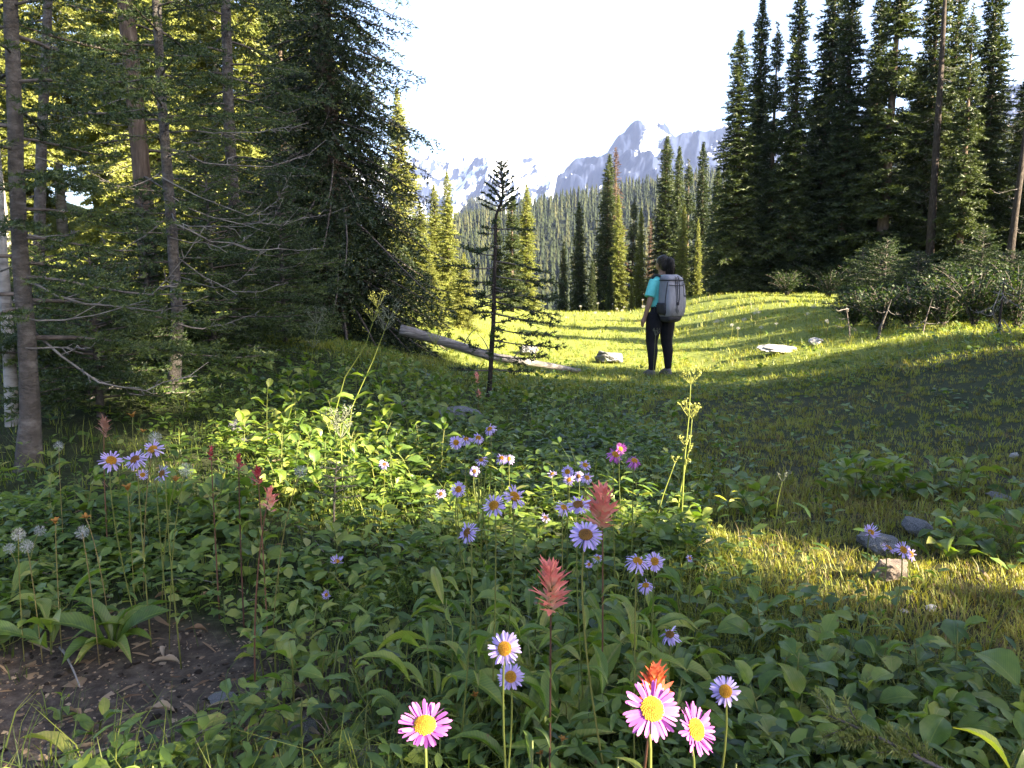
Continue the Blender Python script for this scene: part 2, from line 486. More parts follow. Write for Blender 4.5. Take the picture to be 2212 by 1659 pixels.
# ------------------------------------------------------------------ conifers
def expand_needles(segs, rng, dens, nl, nw, flat=.5, tip_tone=.35):
    """needles along twig segments (N,6 + tone); returns vertices, triangles, tones"""
    segs = np.asarray(segs, float)
    P0, P1, tn = segs[:, :3], segs[:, 3:6], segs[:, 6]
    D = P1 - P0; L = np.linalg.norm(D, axis=1)
    cnt = np.maximum(1, (L * dens + rng.random(len(L))).astype(int))
    idx = np.repeat(np.arange(len(L)), cnt)
    N = len(idx)
    t = rng.random(N)
    T = unit(D)[idx]
    base = P0[idx] + D[idx] * t[:, None]
    up = np.tile(np.array([0, 0, 1.0]), (N, 1))
    A = unit(np.cross(T, up) + 1e-6); B = np.cross(A, T)
    ph = rng.random(N) * 2 * np.pi
    ca, sa = np.cos(ph), np.sin(ph) * (1 - flat) + flat * .35
    perp = unit(A * ca[:, None] + B * sa[:, None])
    al = np.radians(rng.uniform(38, 72, N))
    dirn = T * np.cos(al)[:, None] + perp * np.sin(al)[:, None]
    ln = nl * rng.uniform(.7, 1.2, N)
    wv = unit(np.cross(dirn, rng.normal(size=(N, 3)))) * (nw * .5 * rng.uniform(.7, 1.3, N))[:, None]
    V = np.stack([base - wv, base + wv, base + dirn * ln[:, None]], 1).reshape(-1, 3)
    tone = np.repeat(np.clip(tn[idx] + tip_tone * (t - .4) + rng.normal(0, .1, N), 0, 1), 3)
    tris = np.arange(N * 3).reshape(-1, 3)
    return V, tris, tone

def spire(h):
    return np.clip((1 - h), 0, 1) ** .75 * .92 + .08

def fir_geometry(rng, H, R, z0, nbr, path=None, prof=spire, tw_step=.1, tw_len=.34, second=0, dens=20, nl=.11, nw=.035,
                 droop=.35, rise=.15, upturn=.25, wood_n=3, wood_r=.012, hmax=1.0, gap=None, seg_tone=.45, tip_gain=.3, flat=.5, hang=0.0, sector=None, stray=.07):
    wood = MB(); segs = []
    if path is None: path = lambda h: np.array([0, 0, h * H])
    for b in range(nbr):
        u = ((b + rng.random()) / nbr)
        h = z0 / H + (hmax - z0 / H) * u
        if gap and gap(h, rng): continue
        az = b * 2.39996 + rng.normal(0, .35)
        if sector is not None: az = sector(az, rng)
        L = R * float(prof(h)) * (rng.uniform(.6, 1.2) if rng.random() > stray else rng.uniform(1.1, 1.45))
        if L < .04: continue
        o = path(h)
        rad = np.array([math.cos(az), math.sin(az), 0])
        n = 7
        t = np.linspace(0, 1, n)
        dr = droop * (1.15 - .9 * h) * rng.uniform(.7, 1.3); ri = rise * (.3 + 1.6 * h)
        zz = L * (ri * t - dr * t ** 1.6 + upturn * .5 * dr * t ** 4)
        side = np.array([-rad[1], rad[0], 0]) * rng.normal(0, .12) * L
        pts = o + rad * (L * t)[:, None] + np.array([0, 0, 1.0]) * zz[:, None] + side * (t ** 2)[:, None]
        addtube(wood, pts[::2] if n > 5 and wood_n == 3 else pts, np.linspace(wood_r * (.5 + L), .002 + wood_r * .12, len(pts[::2] if n > 5 and wood_n == 3 else pts)), wood_n, rng.random(), cap=False)
        bt = seg_tone + rng.normal(0, .12)
        s = .12 + rng.random() * .06
        k = 0
        def P(q):
            f = q * (n - 1); i = min(int(f), n - 2); return pts[i] + (pts[i + 1] - pts[i]) * (f - i)
        segs.append((*P(.35), *P(1.0), bt + .15))
        while s < 1.0:
            p = P(s); dv = unit(P(min(1, s + .05)) - P(max(0, s - .05)))
            sd = 1 if k % 2 else -1
            lat = unit(np.cross(dv, [0, 0, 1])) * sd
            ang = math.radians(rng.uniform(38, 66))
            dd = dv * math.cos(ang) + lat * math.sin(ang) + np.array([0, 0, rng.normal(-.05 - hang, .16)])
            tl = (tw_len * L * (1.0 - .72 * s) * rng.uniform(.6, 1.2)) * (.45 + .55 * min(1, s * 3.0))
            e = p + unit(dd) * tl + np.array([0, 0, -hang * tl * .5])
            segs.append((*p, *e, bt + .12 * s))
            if second and tl > second * 1.6:
                q = second * .6
                kk = 0
                while q < tl:
                    pp = p + (e - p) * (q / tl)
                    lt = unit(np.cross(dd, [0, 0, 1])) * (1 if kk % 2 else -1)
                    d2 = unit(dd) * .6 + lt * .8 + np.array([0, 0, rng.normal(-hang, .18)])
                    l2 = (tl - q) * .45 * rng.uniform(.6, 1.1) + second * .35
                    segs.append((*pp, *(pp + unit(d2) * l2), bt + .18))
                    q += second * rng.uniform(.7, 1.2); kk += 1
            s += tw_step / max(L, .25) * rng.uniform(.7, 1.3) * .5
            k += 1
    # leader
    if hmax >= .99:
        segs.append((*path(.93), *path(1.0), .6))
    V, T, C = expand_needles(segs, rng, dens, nl, nw, flat, tip_gain)  # needle tone rises towards the tip of each twig
    fol = MB().add(V, T, None, C)
    return wood, fol

def trunk_geometry(rng, pts, radii, n=9, wob=.05):
    pts = np.asarray(pts, float)
    m = max(10, int(len(pts) * 4))
    t = np.linspace(0, len(pts) - 1, m)
    P = np.stack([np.interp(t, np.arange(len(pts)), pts[:, k]) for k in range(3)], -1)
    R = np.interp(t, np.arange(len(radii)), radii)
    mb = MB(); addtube(mb, P, R, n, .5, True, wob, rng)
    return mb

def make_fir(rng, H, R, z0=.25, nbr=420, mats=('bark_brown', 'needle_dark'), rb=None, label='', group=None, loc=(0, 0, 0), name='fir_tree', cat='tree', **kw):
    root = thing(name, label, cat, loc, group)
    rb = rb or .013 * H
    trunk_geometry(rng, [(0, 0, -.15), (0, 0, H * .3), (0, 0, H * .7), (0, 0, H)], [rb * 1.15, rb * .8, rb * .4, .008], 8).build('trunk', M[mats[0]], root, True)
    w, f = fir_geometry(rng, H, R, z0, nbr, **kw)
    tag(w.build('branches', M['twig'], root), kind='stuff')
    f.build('crown', M[mats[1]], root)
    return root

R0 = np.random.default_rng(11)
def prof_spire(h): return (1 - h) ** .85 * .86 + .10 + .06 * np.sin(h * 37)
def prof_full(h): return np.minimum(1, (1 - h) ** .7 * 1.12) * (.82 + .18 * np.sin(h * 23 + 1))
PROTO = {}
def proto(key, *a, **k):
    """an unplaced pattern tree: the first placing moves it, later ones copy it"""
    PROTO[key] = [make_fir(*a, **k), False]
HP = 10.0
proto('spire_a', np.random.default_rng(1), HP, .95, .15, 680, prof=prof_spire, droop=.55, rise=.2, dens=56, nl=.125, nw=.038)
proto('spire_b', np.random.default_rng(2), HP, .9, .1, 720, prof=prof_spire, droop=.75, rise=.15, dens=56, nl=.125, nw=.038)
proto('spire_c', np.random.default_rng(3), HP, 1.0, .3, 620, prof=prof_spire, droop=.4, rise=.1, dens=56, nl=.125, nw=.038, gap=lambda h, r: math.sin(h * 40) > .75 and r.random() < .8)
proto('full_a', np.random.default_rng(4), HP, 1.7, .2, 700, mats=('bark_brown', 'needle_sunlit'), prof=prof_full, droop=.45, rise=.15, dens=60, nl=.105, nw=.034, tw_step=.12, hang=.15)
proto('full_b', np.random.default_rng(5), HP, 1.5, 1.6, 600, mats=('bark_pale', 'needle_sunlit'), prof=prof_full, droop=.4, rise=.2, dens=60, nl=.105, nw=.034, tw_step=.13, gap=lambda h, r: r.random() < .2)
proto('sunny', np.random.default_rng(6), HP, 1.1, .1, 560, mats=('bark_brown', 'needle_sunlit'), prof=prof_spire, droop=.45, rise=.2, dens=56, nl=.125, nw=.038)
proto('brown', np.random.default_rng(7), HP, .7, .3, 460, mats=('bark_brown', 'needle_dead'), prof=prof_spire, droop=.8, rise=.1, dens=26, nl=.12, nw=.03)

proto('tall', np.random.default_rng(8), HP, .95, 4.9, 430, prof=lambda h: np.clip((1 - h) * 2, 0, 1) ** .7, droop=.55, rise=.2, dens=56, nl=.125, nw=.038)

def place(key, x, y, H, wide, label, group=None, name='fir_tree', rz=None):
    rec = PROTO[key]
    root = rec[0] if not rec[1] else copy_tree(rec[0])
    rec[1] = True
    root.name = name
    root.location = (x, y, gz(x, y) - .05)
    s = H / HP
    root.scale = (s * wide, s * wide, s)
    root.rotation_euler = (R0.normal(0, .012) * (rz is None), R0.normal(0, .012) * (rz is None), R0.uniform(0, 6.28) if rz is None else rz)
    tag(root, label, 'tree')
    if 'group' in root: del root['group']
    if group: root['group'] = group
    return root

def place_px(key, X, topY, dist, wide, label, group=None, name='fir_tree', rz=None):
    p = at(X, topY, dist)
    return place(key, p[0], dist, p[2] - gz(p[0], dist), wide, label, group, name, rz)

ORD = ['first', 'second', 'third', 'fourth', 'fifth', 'sixth', 'seventh', 'eighth', 'ninth', 'tenth', 'eleventh', 'twelfth', 'thirteenth', 'fourteenth', 'fifteenth']
# the tall dark row on the right, from the valley towards the picture's right edge
row = [('spire_a', 1606, 66, 28, 1.35), ('spire_b', 1650, -8, 30, 1.1), ('spire_c', 1682, 46, 28.5, .95), ('spire_a', 1736, -26, 27.5, 1.1),
       ('spire_b', 1806, -150, 29, 1.15), ('spire_a', 1856, -120, 27, 1.1), ('spire_c', 1950, -190, 26, 1.25), ('spire_a', 2040, -210, 26.5, .95),
       ('spire_c', 2116, 6, 24, 1.05), ('spire_b', 2172, -95, 25, 1.3)]
for i, (k, X, ty, d, w) in enumerate(row):
    extra = {2: 'thin dark fir', 7: 'slim dark fir', 8: 'pointed fir with sun-touched tips'}.get(i, 'tall dark fir')
    place_px(k, X, ty, d, w, f'{extra} standing {ORD[i]} from the left in the row at right', 'row of tall dark firs on the right')
for i, (k, X, ty, d, w) in enumerate([('spire_b', 1585, 330, 33, 1.5), ('spire_a', 1640, 190, 34, 1.5), ('spire_b', 1712, 260, 34, 1.6), ('spire_a', 1770, 200, 33, 1.6), ('spire_b', 1900, 140, 33, 1.6), ('spire_a', 2000, 120, 32, 1.7), ('spire_b', 2075, 210, 30, 1.7), ('spire_a', 2145, 200, 29, 1.8), ('spire_b', 2215, 150, 27, 1.8), ('spire_a', 2280, 60, 24, 1.5), ('spire_b', 1912, -40, 28, 1.05), ('spire_a', 2078, -90, 28, 1.0)]):
    place_px(k, X, ty, d, w, (f'dark fir in the row behind the tall firs, {ORD[i]} from the left' if i < 10 else ['tall slim dark fir filling the gap left of the bare brown trunk', 'tall slim dark fir filling the gap right of the bare brown trunk'][i - 10]), 'second row of dark firs on the right')

# trees in the middle distance at the end of the meadow
mid = [('spire_c', 1106, 408, 23, 1.45, 'dark blue-green fir just behind the crooked young pine'), ('sunny', 1136, 395, 25, 1.2, 'yellow-green pointed fir next to the dark fir behind the crooked pine'),
       ('spire_c', 1075, 455, 40, 1.1, 'slim grey-green fir between the crooked pine and the dark fir behind it'),
       ('spire_b', 1215, 520, 46, 1.1, 'small grey-green fir at the left end of the far meadow trees'), ('spire_a', 1252, 436, 44, 1.2, 'short dark fir standing left of the tallest far meadow fir'),
       ('spire_a', 1310, 332, 43, 1.2, 'tallest slender fir at the far end of the meadow'), ('brown', 1335, 318, 45, 1.3, 'dead brown spire with bare top beside the tallest far meadow fir'),
       ('sunny', 1340, 420, 40, 1.0, 'green fir standing in front of the dead brown spire'), ('spire_c', 1368, 425, 46, 1.1, 'narrow fir right of the dead brown spire'), ('sunny', 1386, 448, 42, .8, 'thin pale green fir straight behind the hiker on the left'),
       ('brown', 1405, 470, 44, 1.3, 'reddish brown dying fir behind the hiker'), ('spire_a', 1442, 292, 41, 1.25, 'tall dark double-width fir rising behind the hiker'), ('spire_b', 1468, 316, 45, 1.0, 'slim far fir just right of the tall fir behind the hiker'),
       ('spire_c', 1492, 342, 46, 1.0, 'slim far fir between the hiker and the dark row'), ('sunny', 1476, 440, 37, 1.0, 'golden green sunlit fir right above the hiker'), ('spire_a', 1526, 306, 42, 1.0, 'tall slender fir nearest to the left end of the dark row'),
       ('sunny', 1512, 470, 38, .7, 'thin sunlit fir right of the golden fir'), ('spire_b', 1550, 360, 40, 1.2, 'dark fir half hidden at the left end of the dark row'), ('spire_b', 1280, 560, 40, 1.3, 'low dark fir under the tallest far meadow fir'),
       ('spire_a', 1420, 560, 36, 1.2, 'low dark fir beside the head of the hiker'), ('sunny', 1365, 600, 33, 1.1, 'small sunlit fir at the meadow edge left of the hiker'), ('spire_b', 1320, 570, 37, 1.3, 'low dark fir at the meadow edge, in front of the dead brown spire')]
for k, X, ty, d, w, lb in mid:
    place_px(k, X, ty, d, w, lb, 'firs at the far end of the meadow', name='dead_fir' if k == 'brown' else 'fir_tree')

# sunlit trees left of the meadow, beside and behind the big dark fir
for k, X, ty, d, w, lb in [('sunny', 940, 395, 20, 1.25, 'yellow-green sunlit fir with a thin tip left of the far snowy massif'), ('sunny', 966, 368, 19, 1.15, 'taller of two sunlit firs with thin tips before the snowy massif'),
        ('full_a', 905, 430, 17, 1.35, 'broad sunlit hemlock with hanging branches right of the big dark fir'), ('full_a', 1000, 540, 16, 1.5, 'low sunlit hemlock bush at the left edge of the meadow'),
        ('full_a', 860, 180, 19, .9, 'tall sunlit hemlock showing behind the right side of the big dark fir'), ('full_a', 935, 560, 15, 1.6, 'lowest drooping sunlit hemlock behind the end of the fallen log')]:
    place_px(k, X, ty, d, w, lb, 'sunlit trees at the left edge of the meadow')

# the sunlit slope wood behind the trunks on the left
rs = np.random.default_rng(23)
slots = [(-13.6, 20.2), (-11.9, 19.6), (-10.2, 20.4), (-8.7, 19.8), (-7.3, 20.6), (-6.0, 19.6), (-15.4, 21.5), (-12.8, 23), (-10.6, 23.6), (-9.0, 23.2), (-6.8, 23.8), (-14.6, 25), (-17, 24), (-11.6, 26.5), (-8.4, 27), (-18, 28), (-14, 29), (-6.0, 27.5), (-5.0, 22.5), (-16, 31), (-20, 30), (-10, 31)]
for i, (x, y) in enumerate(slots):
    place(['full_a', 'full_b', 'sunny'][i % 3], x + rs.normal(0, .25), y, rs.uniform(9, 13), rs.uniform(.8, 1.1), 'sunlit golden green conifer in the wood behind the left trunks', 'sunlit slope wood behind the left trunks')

# trees just outside the picture on the right; they throw the shade that lies over the foreground
SHADE = [(9.5, 5.4, 9.5, 1.5), (11.5, 4.3, 12, 1.5), (9.0, 3.3, 9.0, 1.45), (13, 2.45, 13, 1.3), (12.5, 6.8, 11, 1.5), (10.5, -.55, 10, 1.56), (13.5, -1.7, 13, 1.0), (9.5, -2.7, 9, 1.5), (15.5, 5.4, 13.5, 1.7), (16, 1.0, 13, .75), (12, 9.2, 9.5, 1.5), (6.4, 2.05, 3.9, 1.9), (6.6, 2.55, 4.2, 2.1), (6.7, 3.0, 4.3, 2.2), (13.2, 12.9, 5.2, 1.5), (14, 14.6, 7.2, 1.8), (15.5, 17, 8.8, 1.6), (17.5, 19.6, 7.5, 1.4), (20, 22.5, 7.5, 1.5)]
for i, (x, y, H, w) in enumerate(SHADE):
    place(['spire_a', 'spire_b'][i % 2], x, y - .28 * x, H, w, 'fir standing out of view that shades the flowers', 'firs beyond the right edge that shade the flowers', rz=i * 1.3)
for x, y, H, w in [(16.2, -6.15, 20.5, .8), (17.5, -3.7, 20.5, .6), (15, -1.75, 18.5, 1.2), (16, -.7, 18.5, 1.1), (14, 2.0, 18.5, 1.05), (17, .75, 19.5, .62)]:
    place('tall', x, y, H, w, 'very tall fir out of view with a high crown', 'firs beyond the right edge that shade the flowers', rz=x)
for k, r in PROTO.items():
    assert r[1], k
# ------------------------------------------------------------------ the wooded far hillside: one mass of small spires
def build_forest():
    rng = np.random.default_rng(5)
    tv = []; tt = []
    n = 4
    for k in range(4):
        z0 = k * .22 + .04; r = .15 * (1 - k * .2); z1 = z0 + .36
        b = len(tv)
        tv.append((0, 0, min(1, z1)))
        for j in range(2 * n):
            a = j / (2 * n) * 6.283 + k * .5
            rr = r * (1.0 if j % 2 == 0 else .55)
            tv.append((rr * math.cos(a), rr * math.sin(a), z0 + (.0 if j % 2 == 0 else .06)))
        for j in range(2 * n):
            tt.append((b, b + 1 + j, b + 1 + (j + 1) % (2 * n)))
    N = 7000
    u = rng.random(N)
    y = 175 + 500 * u ** .8
    x = (rng.random(N) * 1.02 - .30) * y
    keep = np.ones(N, bool)
    keep &= lump(x, y, .05, 2.) > -.95
    x, y = x[keep], y[keep]; N = len(x)
    h = rng.uniform(6, 15, N)
    mb = MB()
    tone = np.clip(.5 + .25 * lump(x, y, .03, 4.) + rng.normal(0, .2, N), 0, 1)
    scatter(mb, tv, tt, np.stack([x, y, ground(x, y) - .3], -1), rng.random(N) * 6.28, np.zeros(N), np.zeros(N), np.stack([h * 1.0, h * 1.0, h], -1), tone)
    o = mb.build('forest', M['needle_far'])
    tag(o, 'far hillside covered with countless small spire-shaped firs', 'forest', kind='stuff')
    N = 1500
    x = -55 + rng.normal(0, 85, N); y = 1350 - np.abs(rng.normal(0, 120, N))
    h = rng.uniform(9, 15, N)
    mb = MB()
    scatter(mb, tv, tt, np.stack([x, y, ground(x, y) - .5], -1), rng.random(N) * 6.28, np.zeros(N), np.zeros(N), np.stack([h, h, h], -1), rng.random(N))
    o = mb.build('forest', M['needle_far'])
    tag(o, 'hazy blue wooded knoll below the snowy massif', 'forest', kind='stuff')
M['needle_far'] = leaf_mat('needle_far', [(0, (.008, .013, .007)), (.5, (.020, .026, .011)), (1, (.048, .048, .02))], .08, (1.2, 1.2, .7), .8, .1)
build_forest()

# ------------------------------------------------------------------ the trees close on the left
def px_path(pts, dist):
    P = np.array([at(X, Y, d if False else dist) for X, Y in pts])
    return P

def near_tree(name, label, pts, dist, radii, bark, rng, base=None, foliage=None, group=None):
    """a trunk led through measured points at one distance; foliage(path) -> list of (wood, needles, material)"""
    P = px_path(pts, dist)
    g = gz(P[0, 0], dist)
    P0 = P[0].copy(); P0[2] = g - .12
    if P[0, 2] > g + .05: P = np.vstack([P0, P])
    else: P[0, 2] = g - .12
    root = thing(name, label, 'tree', (P[0, 0], P[0, 1], g), group)
    off = np.array([P[0, 0], P[0, 1], g])
    trunk_geometry(rng, P - off, radii, 12, .035).build('trunk', M[bark], root, True)
    return root, P - off

def poly(P):
    z = P[:, 2]
    def f(zv):
        return np.array([np.interp(zv, z, P[:, 0]), np.interp(zv, z, P[:, 1]), zv])
    return f

def dead_limbs(root, f, rng, specs, mat='dead_twig'):
    """bare drooping limbs with side twigs; each limb a part of its own. spec: (height, azimuth, length, droop, lift)"""
    for (h, az, L, dr, lift) in specs:
        mb = MB()
        o = f(h)
        d = np.array([math.cos(az), math.sin(az), 0])
        t = np.linspace(0, 1, 9)
        kink = np.cumsum(rng.normal(0, .022 * L, (9, 3)), 0); kink -= kink[0]
        dr = dr * rng.uniform(.4, 1.6); lift = lift * rng.uniform(-.2, 1.7)
        pts = o + kink + d * (L * t)[:, None] + np.array([0, 0, 1.]) * (L * (-dr * np.sin(t * 2.2) + lift * t ** 2.2))[:, None] + np.array([-d[1], d[0], 0]) * (L * .08 * np.sin(t * 5 + rng.random() * 6))[:, None]
        addtube(mb, pts, np.linspace(.0066, .0015, 9) * rng.uniform(.6, 1.15), 5, rng.random())
        for k in range(int(5 + L * 6)):
            q = rng.uniform(.25, .97); i = min(int(q * 8), 7); p = pts[i] + (pts[i + 1] - pts[i]) * (q * 8 - i)
            dv = unit(pts[i + 1] - pts[i]); lat = unit(np.cross(dv, [0, 0, 1])) * rng.choice([-1, 1])
            e = p + (dv * .7 + lat * .6 + np.array([0, 0, rng.normal(-.05, .25)])) * L * rng.uniform(.1, .3) * (1.1 - q)
            mid = (p + e) / 2 + rng.normal(0, .016, 3)
            addtube(mb, [p, mid, e], [.0034, .0024, .0014], 4, rng.random(), cap=False)
        mb.build('dead_branch', M[mat], root)

def foliage_part(root, wood, fol, mat):
    tag(wood.build('branches', M['twig'], root), kind='stuff')
    fol.build('crown', M[mat], root)

rn = np.random.default_rng(77)
LEFT = 'trunks and firs close on the left'
# A: the nearest trunk at the left edge
tA, PA = near_tree('fir_tree', 'nearest fir on the left edge, brown-grey trunk with low bushy boughs', [(58, 1035), (66, 900), (58, 720), (44, 560), (36, 380), (30, 180), (20, -40), (10, -300), (0, -520)], 3.9, [.075, .047, .040, .037, .034, .032, .03, .027, .024, .02], 'bark_grey', rn)
fA = poly(PA); HA = PA[-1, 2]
sec = lambda az, r: az
w, f = fir_geometry(rn, HA, .98, .65, 45, path=lambda h: fA(h * HA), prof=lambda h: .95 - .35 * h, tw_step=.085, tw_len=.5, second=.075, dens=300, nl=.027, nw=.006, droop=.4, rise=.12, upturn=.9, wood_n=5, wood_r=.008, seg_tone=.34, tip_gain=.45, flat=.35)
foliage_part(tA, w, f, 'needle_near')
dead_limbs(tA, fA, rn, [(.78, -.15, 1.0, .25, .3), (.70, .25, .9, .2, .25), (.95, .05, .8, .25, .1), (.62, -.5, .6, .15, .1), (1.05, 2.6, .5, .2, .1)])
# pale leaning trunk behind it
tA2, PA2 = near_tree('birch_trunk', 'pale whitish leaning trunk at the very left edge', [(24, 905), (20, 760), (8, 600), (-4, 420), (-20, 200), (-34, -60)], 4.7, [.045, .034, .03, .028, .026, .024, .02], 'bark_pale', rn)
fA2 = poly(PA2)
dead_limbs(tA2, fA2, rn, [(.8, -.6, .4, .2, .1), (1.2, .4, .4, .2, .1)])
# B: the slim grey trunk with bare limbs
tB, PB = near_tree('fir_tree', 'slim pale grey fir trunk with bare dead limbs sweeping right', [(372, 892), (378, 800), (384, 690), (374, 540), (366, 430), (356, 300), (346, 160), (338, 0), (330, -180), (322, -420)], 5.75, [.056, .046, .041, .038, .036, .034, .032, .029, .026, .022, .018], 'bark_grey', rn)
fB = poly(PB); HB = PB[-1, 2]
w, f = fir_geometry(rn, HB, .9, 1.9, 36, path=lambda h: fB(h * HB), prof=lambda h: 1.05 - .35 * h, tw_step=.09, tw_len=.5, second=.085, dens=230, nl=.03, nw=.0075, droop=.28, rise=.10, upturn=.8, wood_n=5, wood_r=.008, seg_tone=.32, tip_gain=.4, flat=.35)
foliage_part(tB, w, f, 'needle_near')
dead_limbs(tB, fB, rn, [(1.86, -.1, 1.3, .18, .1), (1.74, .2, 1.1, .24, .2), (1.55, -.5, 1.1, .2, .25), (1.42, .3, 1.25, .22, .3), (1.30, -.65, .9, .2, .28), (1.22, .55, 1.0, .18, .2), (1.12, -.05, .8, .2, .3), (1.0, .3, .8, .25, .2), (.84, -.15, .75, .2, .35), (1.3, 2.9, .7, .3, .2), (1.62, 3.5, .6, .25, .1), (.5, .5, .6, .1, .2)])
# low tufts on B
w, f = fir_geometry(rn, HB, .5, .6, 20, path=lambda h: fB(h * HB), prof=lambda h: .9, hmax=.5, tw_step=.07, tw_len=.5, second=.07, dens=210, nl=.024, nw=.0055, droop=.15, rise=.1, upturn=.9, wood_n=5, wood_r=.007, seg_tone=.45, tip_gain=.4, flat=.35)
tag(w.build('branches', M['twig'], tB), kind='stuff'); f.build('foliage', M['needle_near'], tB)
# C: thicker trunk behind, D thin far trunk, E right one
for (nm, lb, pts, d, rad, bark, fol) in [
    ('fir_tree', 'thick brown trunk standing behind and left of the slim grey trunk', [(330, 720), (322, 600), (312, 440), (296, 260), (272, 20), (255, -200), (240, -420)], 7.6, [.11, .095, .088, .083, .078, .07, .06, .05], 'bark_brown', dict(R=1.15, z0=1.3, n=24)),
    ('fir_tree', 'thin dark trunk high up near the left edge', [(84, 560), (90, 300), (98, 140), (104, -20), (110, -260)], 8.2, [.065, .055, .05, .045, .04, .03], 'bark_grey', dict(R=.9, z0=2.4, n=12)),
    ('fir_tree', 'pale grey trunk between the slim grey fir and the big dark fir', [(520, 800), (514, 620), (506, 450), (496, 300), (490, 100), (484, -120), (480, -360)], 8.6, [.08, .066, .06, .056, .052, .048, .04, .03], 'bark_grey', dict(R=1.2, z0=1.0, n=58))]:
    t, P = near_tree(nm, lb, pts, d, rad, bark, rn)
    ff = poly(P); H = P[-1, 2]
    w, f = fir_geometry(rn, H, fol['R'], fol['z0'], fol['n'], path=lambda h: ff(h * H), prof=lambda h: 1 - .3 * h, tw_step=.1, tw_len=.48, second=.11, dens=150, nl=.032, nw=.0105, droop=.5, rise=.08, upturn=.6, wood_n=4, wood_r=.009, seg_tone=.28, tip_gain=.35, flat=.4, hang=.1)
    foliage_part(t, w, f, 'needle_near')
    dead_limbs(t, ff, rn, [(rn.uniform(.8, 2.6), rn.uniform(-1, 1) + (0 if k % 2 else 3.1), rn.uniform(.6, 1.2), .25, .2) for k in range(7)])

# young bushy firs that fill the shade under the trunks
def young_fir(label, X, Y, dist, H, R, rng, tone=.3, mat='needle_near', n=95):
    p = at(X, Y, dist)
    root = thing('young_fir', label, 'tree', (p[0], dist, gz(p[0], dist)))
    trunk_geometry(rng, [(0, 0, -.1), (0, 0, H * .5), (0, 0, H)], [.03, .02, .004], 7).build('trunk', M['bark_grey'], root, True)
    w, f = fir_geometry(rng, H, R, .12, n, prof=lambda h: (1 - h) ** .6, tw_step=.085, tw_len=.5, second=.09, dens=170, nl=.032, nw=.0095, droop=.18, rise=.2, upturn=.7, wood_n=4, wood_r=.007, seg_tone=tone, tip_gain=.4, flat=.35)
    foliage_part(root, w, f, mat)
    return root
young_fir('bushy young fir growing between the two nearest left trunks', 215, 860, 5.0, 1.05, .75, rn, .3)
young_fir('young fir with drooping dark boughs right of the slim grey trunk', 470, 860, 7.2, 1.9, 1.0, rn, .3)
young_fir('small young fir at the foot of the big dark fir', 620, 850, 8.6, 1.7, .95, rn, .26)
young_fir('low young fir half hidden behind the nearest left trunk', 105, 800, 6.2, 1.15, .8, rn, .34)
young_fir('young fir behind the slim grey trunk', 330, 800, 7.0, 1.5, .9, rn, .3)

# F: the big dark fir with sunlit right fringe
pF = at(735, 720, 11.6)
gF = gz(pF[0], 11.6)
tF = thing('fir_tree', 'big dark fir with drooping boughs, its right edge in the sun', 'tree', (pF[0], 11.6, gF))
HF = 10.5
trunk_geometry(rn, [(0, 0, -.2), (-.05, 0, 2), (-.15, .05, 5), (-.2, 0, HF)], [.2, .16, .11, .01], 12).build('trunk', M['bark_brown'], tF, True)
w, f = fir_geometry(rn, HF, 1.85, .3, 560, path=lambda h: np.array([-.2 * h, 0, h * HF]), prof=lambda h: 1.02 - .98 * h + .07 * np.sin(h * 41), stray=.015, tw_step=.11, tw_len=.46, second=.15, dens=42, nl=.065, nw=.021, droop=.85, rise=.26, upturn=.5, wood_n=4, wood_r=.010, seg_tone=.30, tip_gain=.4, flat=.25, hang=.38)
foliage_part(tF, w, f, 'needle_dark')
fF = lambda z: np.array([-.02 * z, 0, z])
dead_limbs(tF, fF, rn, [(rn.uniform(.6, 3.4), rn.uniform(-2.6, -.2), rn.uniform(.9, 1.5), .3, .15) for k in range(12)])
# a second dark fir to its left, behind
for (X, top, d, lb, w_) in [(590, -200, 13.5, 'dark fir filling the gap left of the big dark fir', 1.0)]:
    place_px('spire_c', X, top, d, w_, lb)

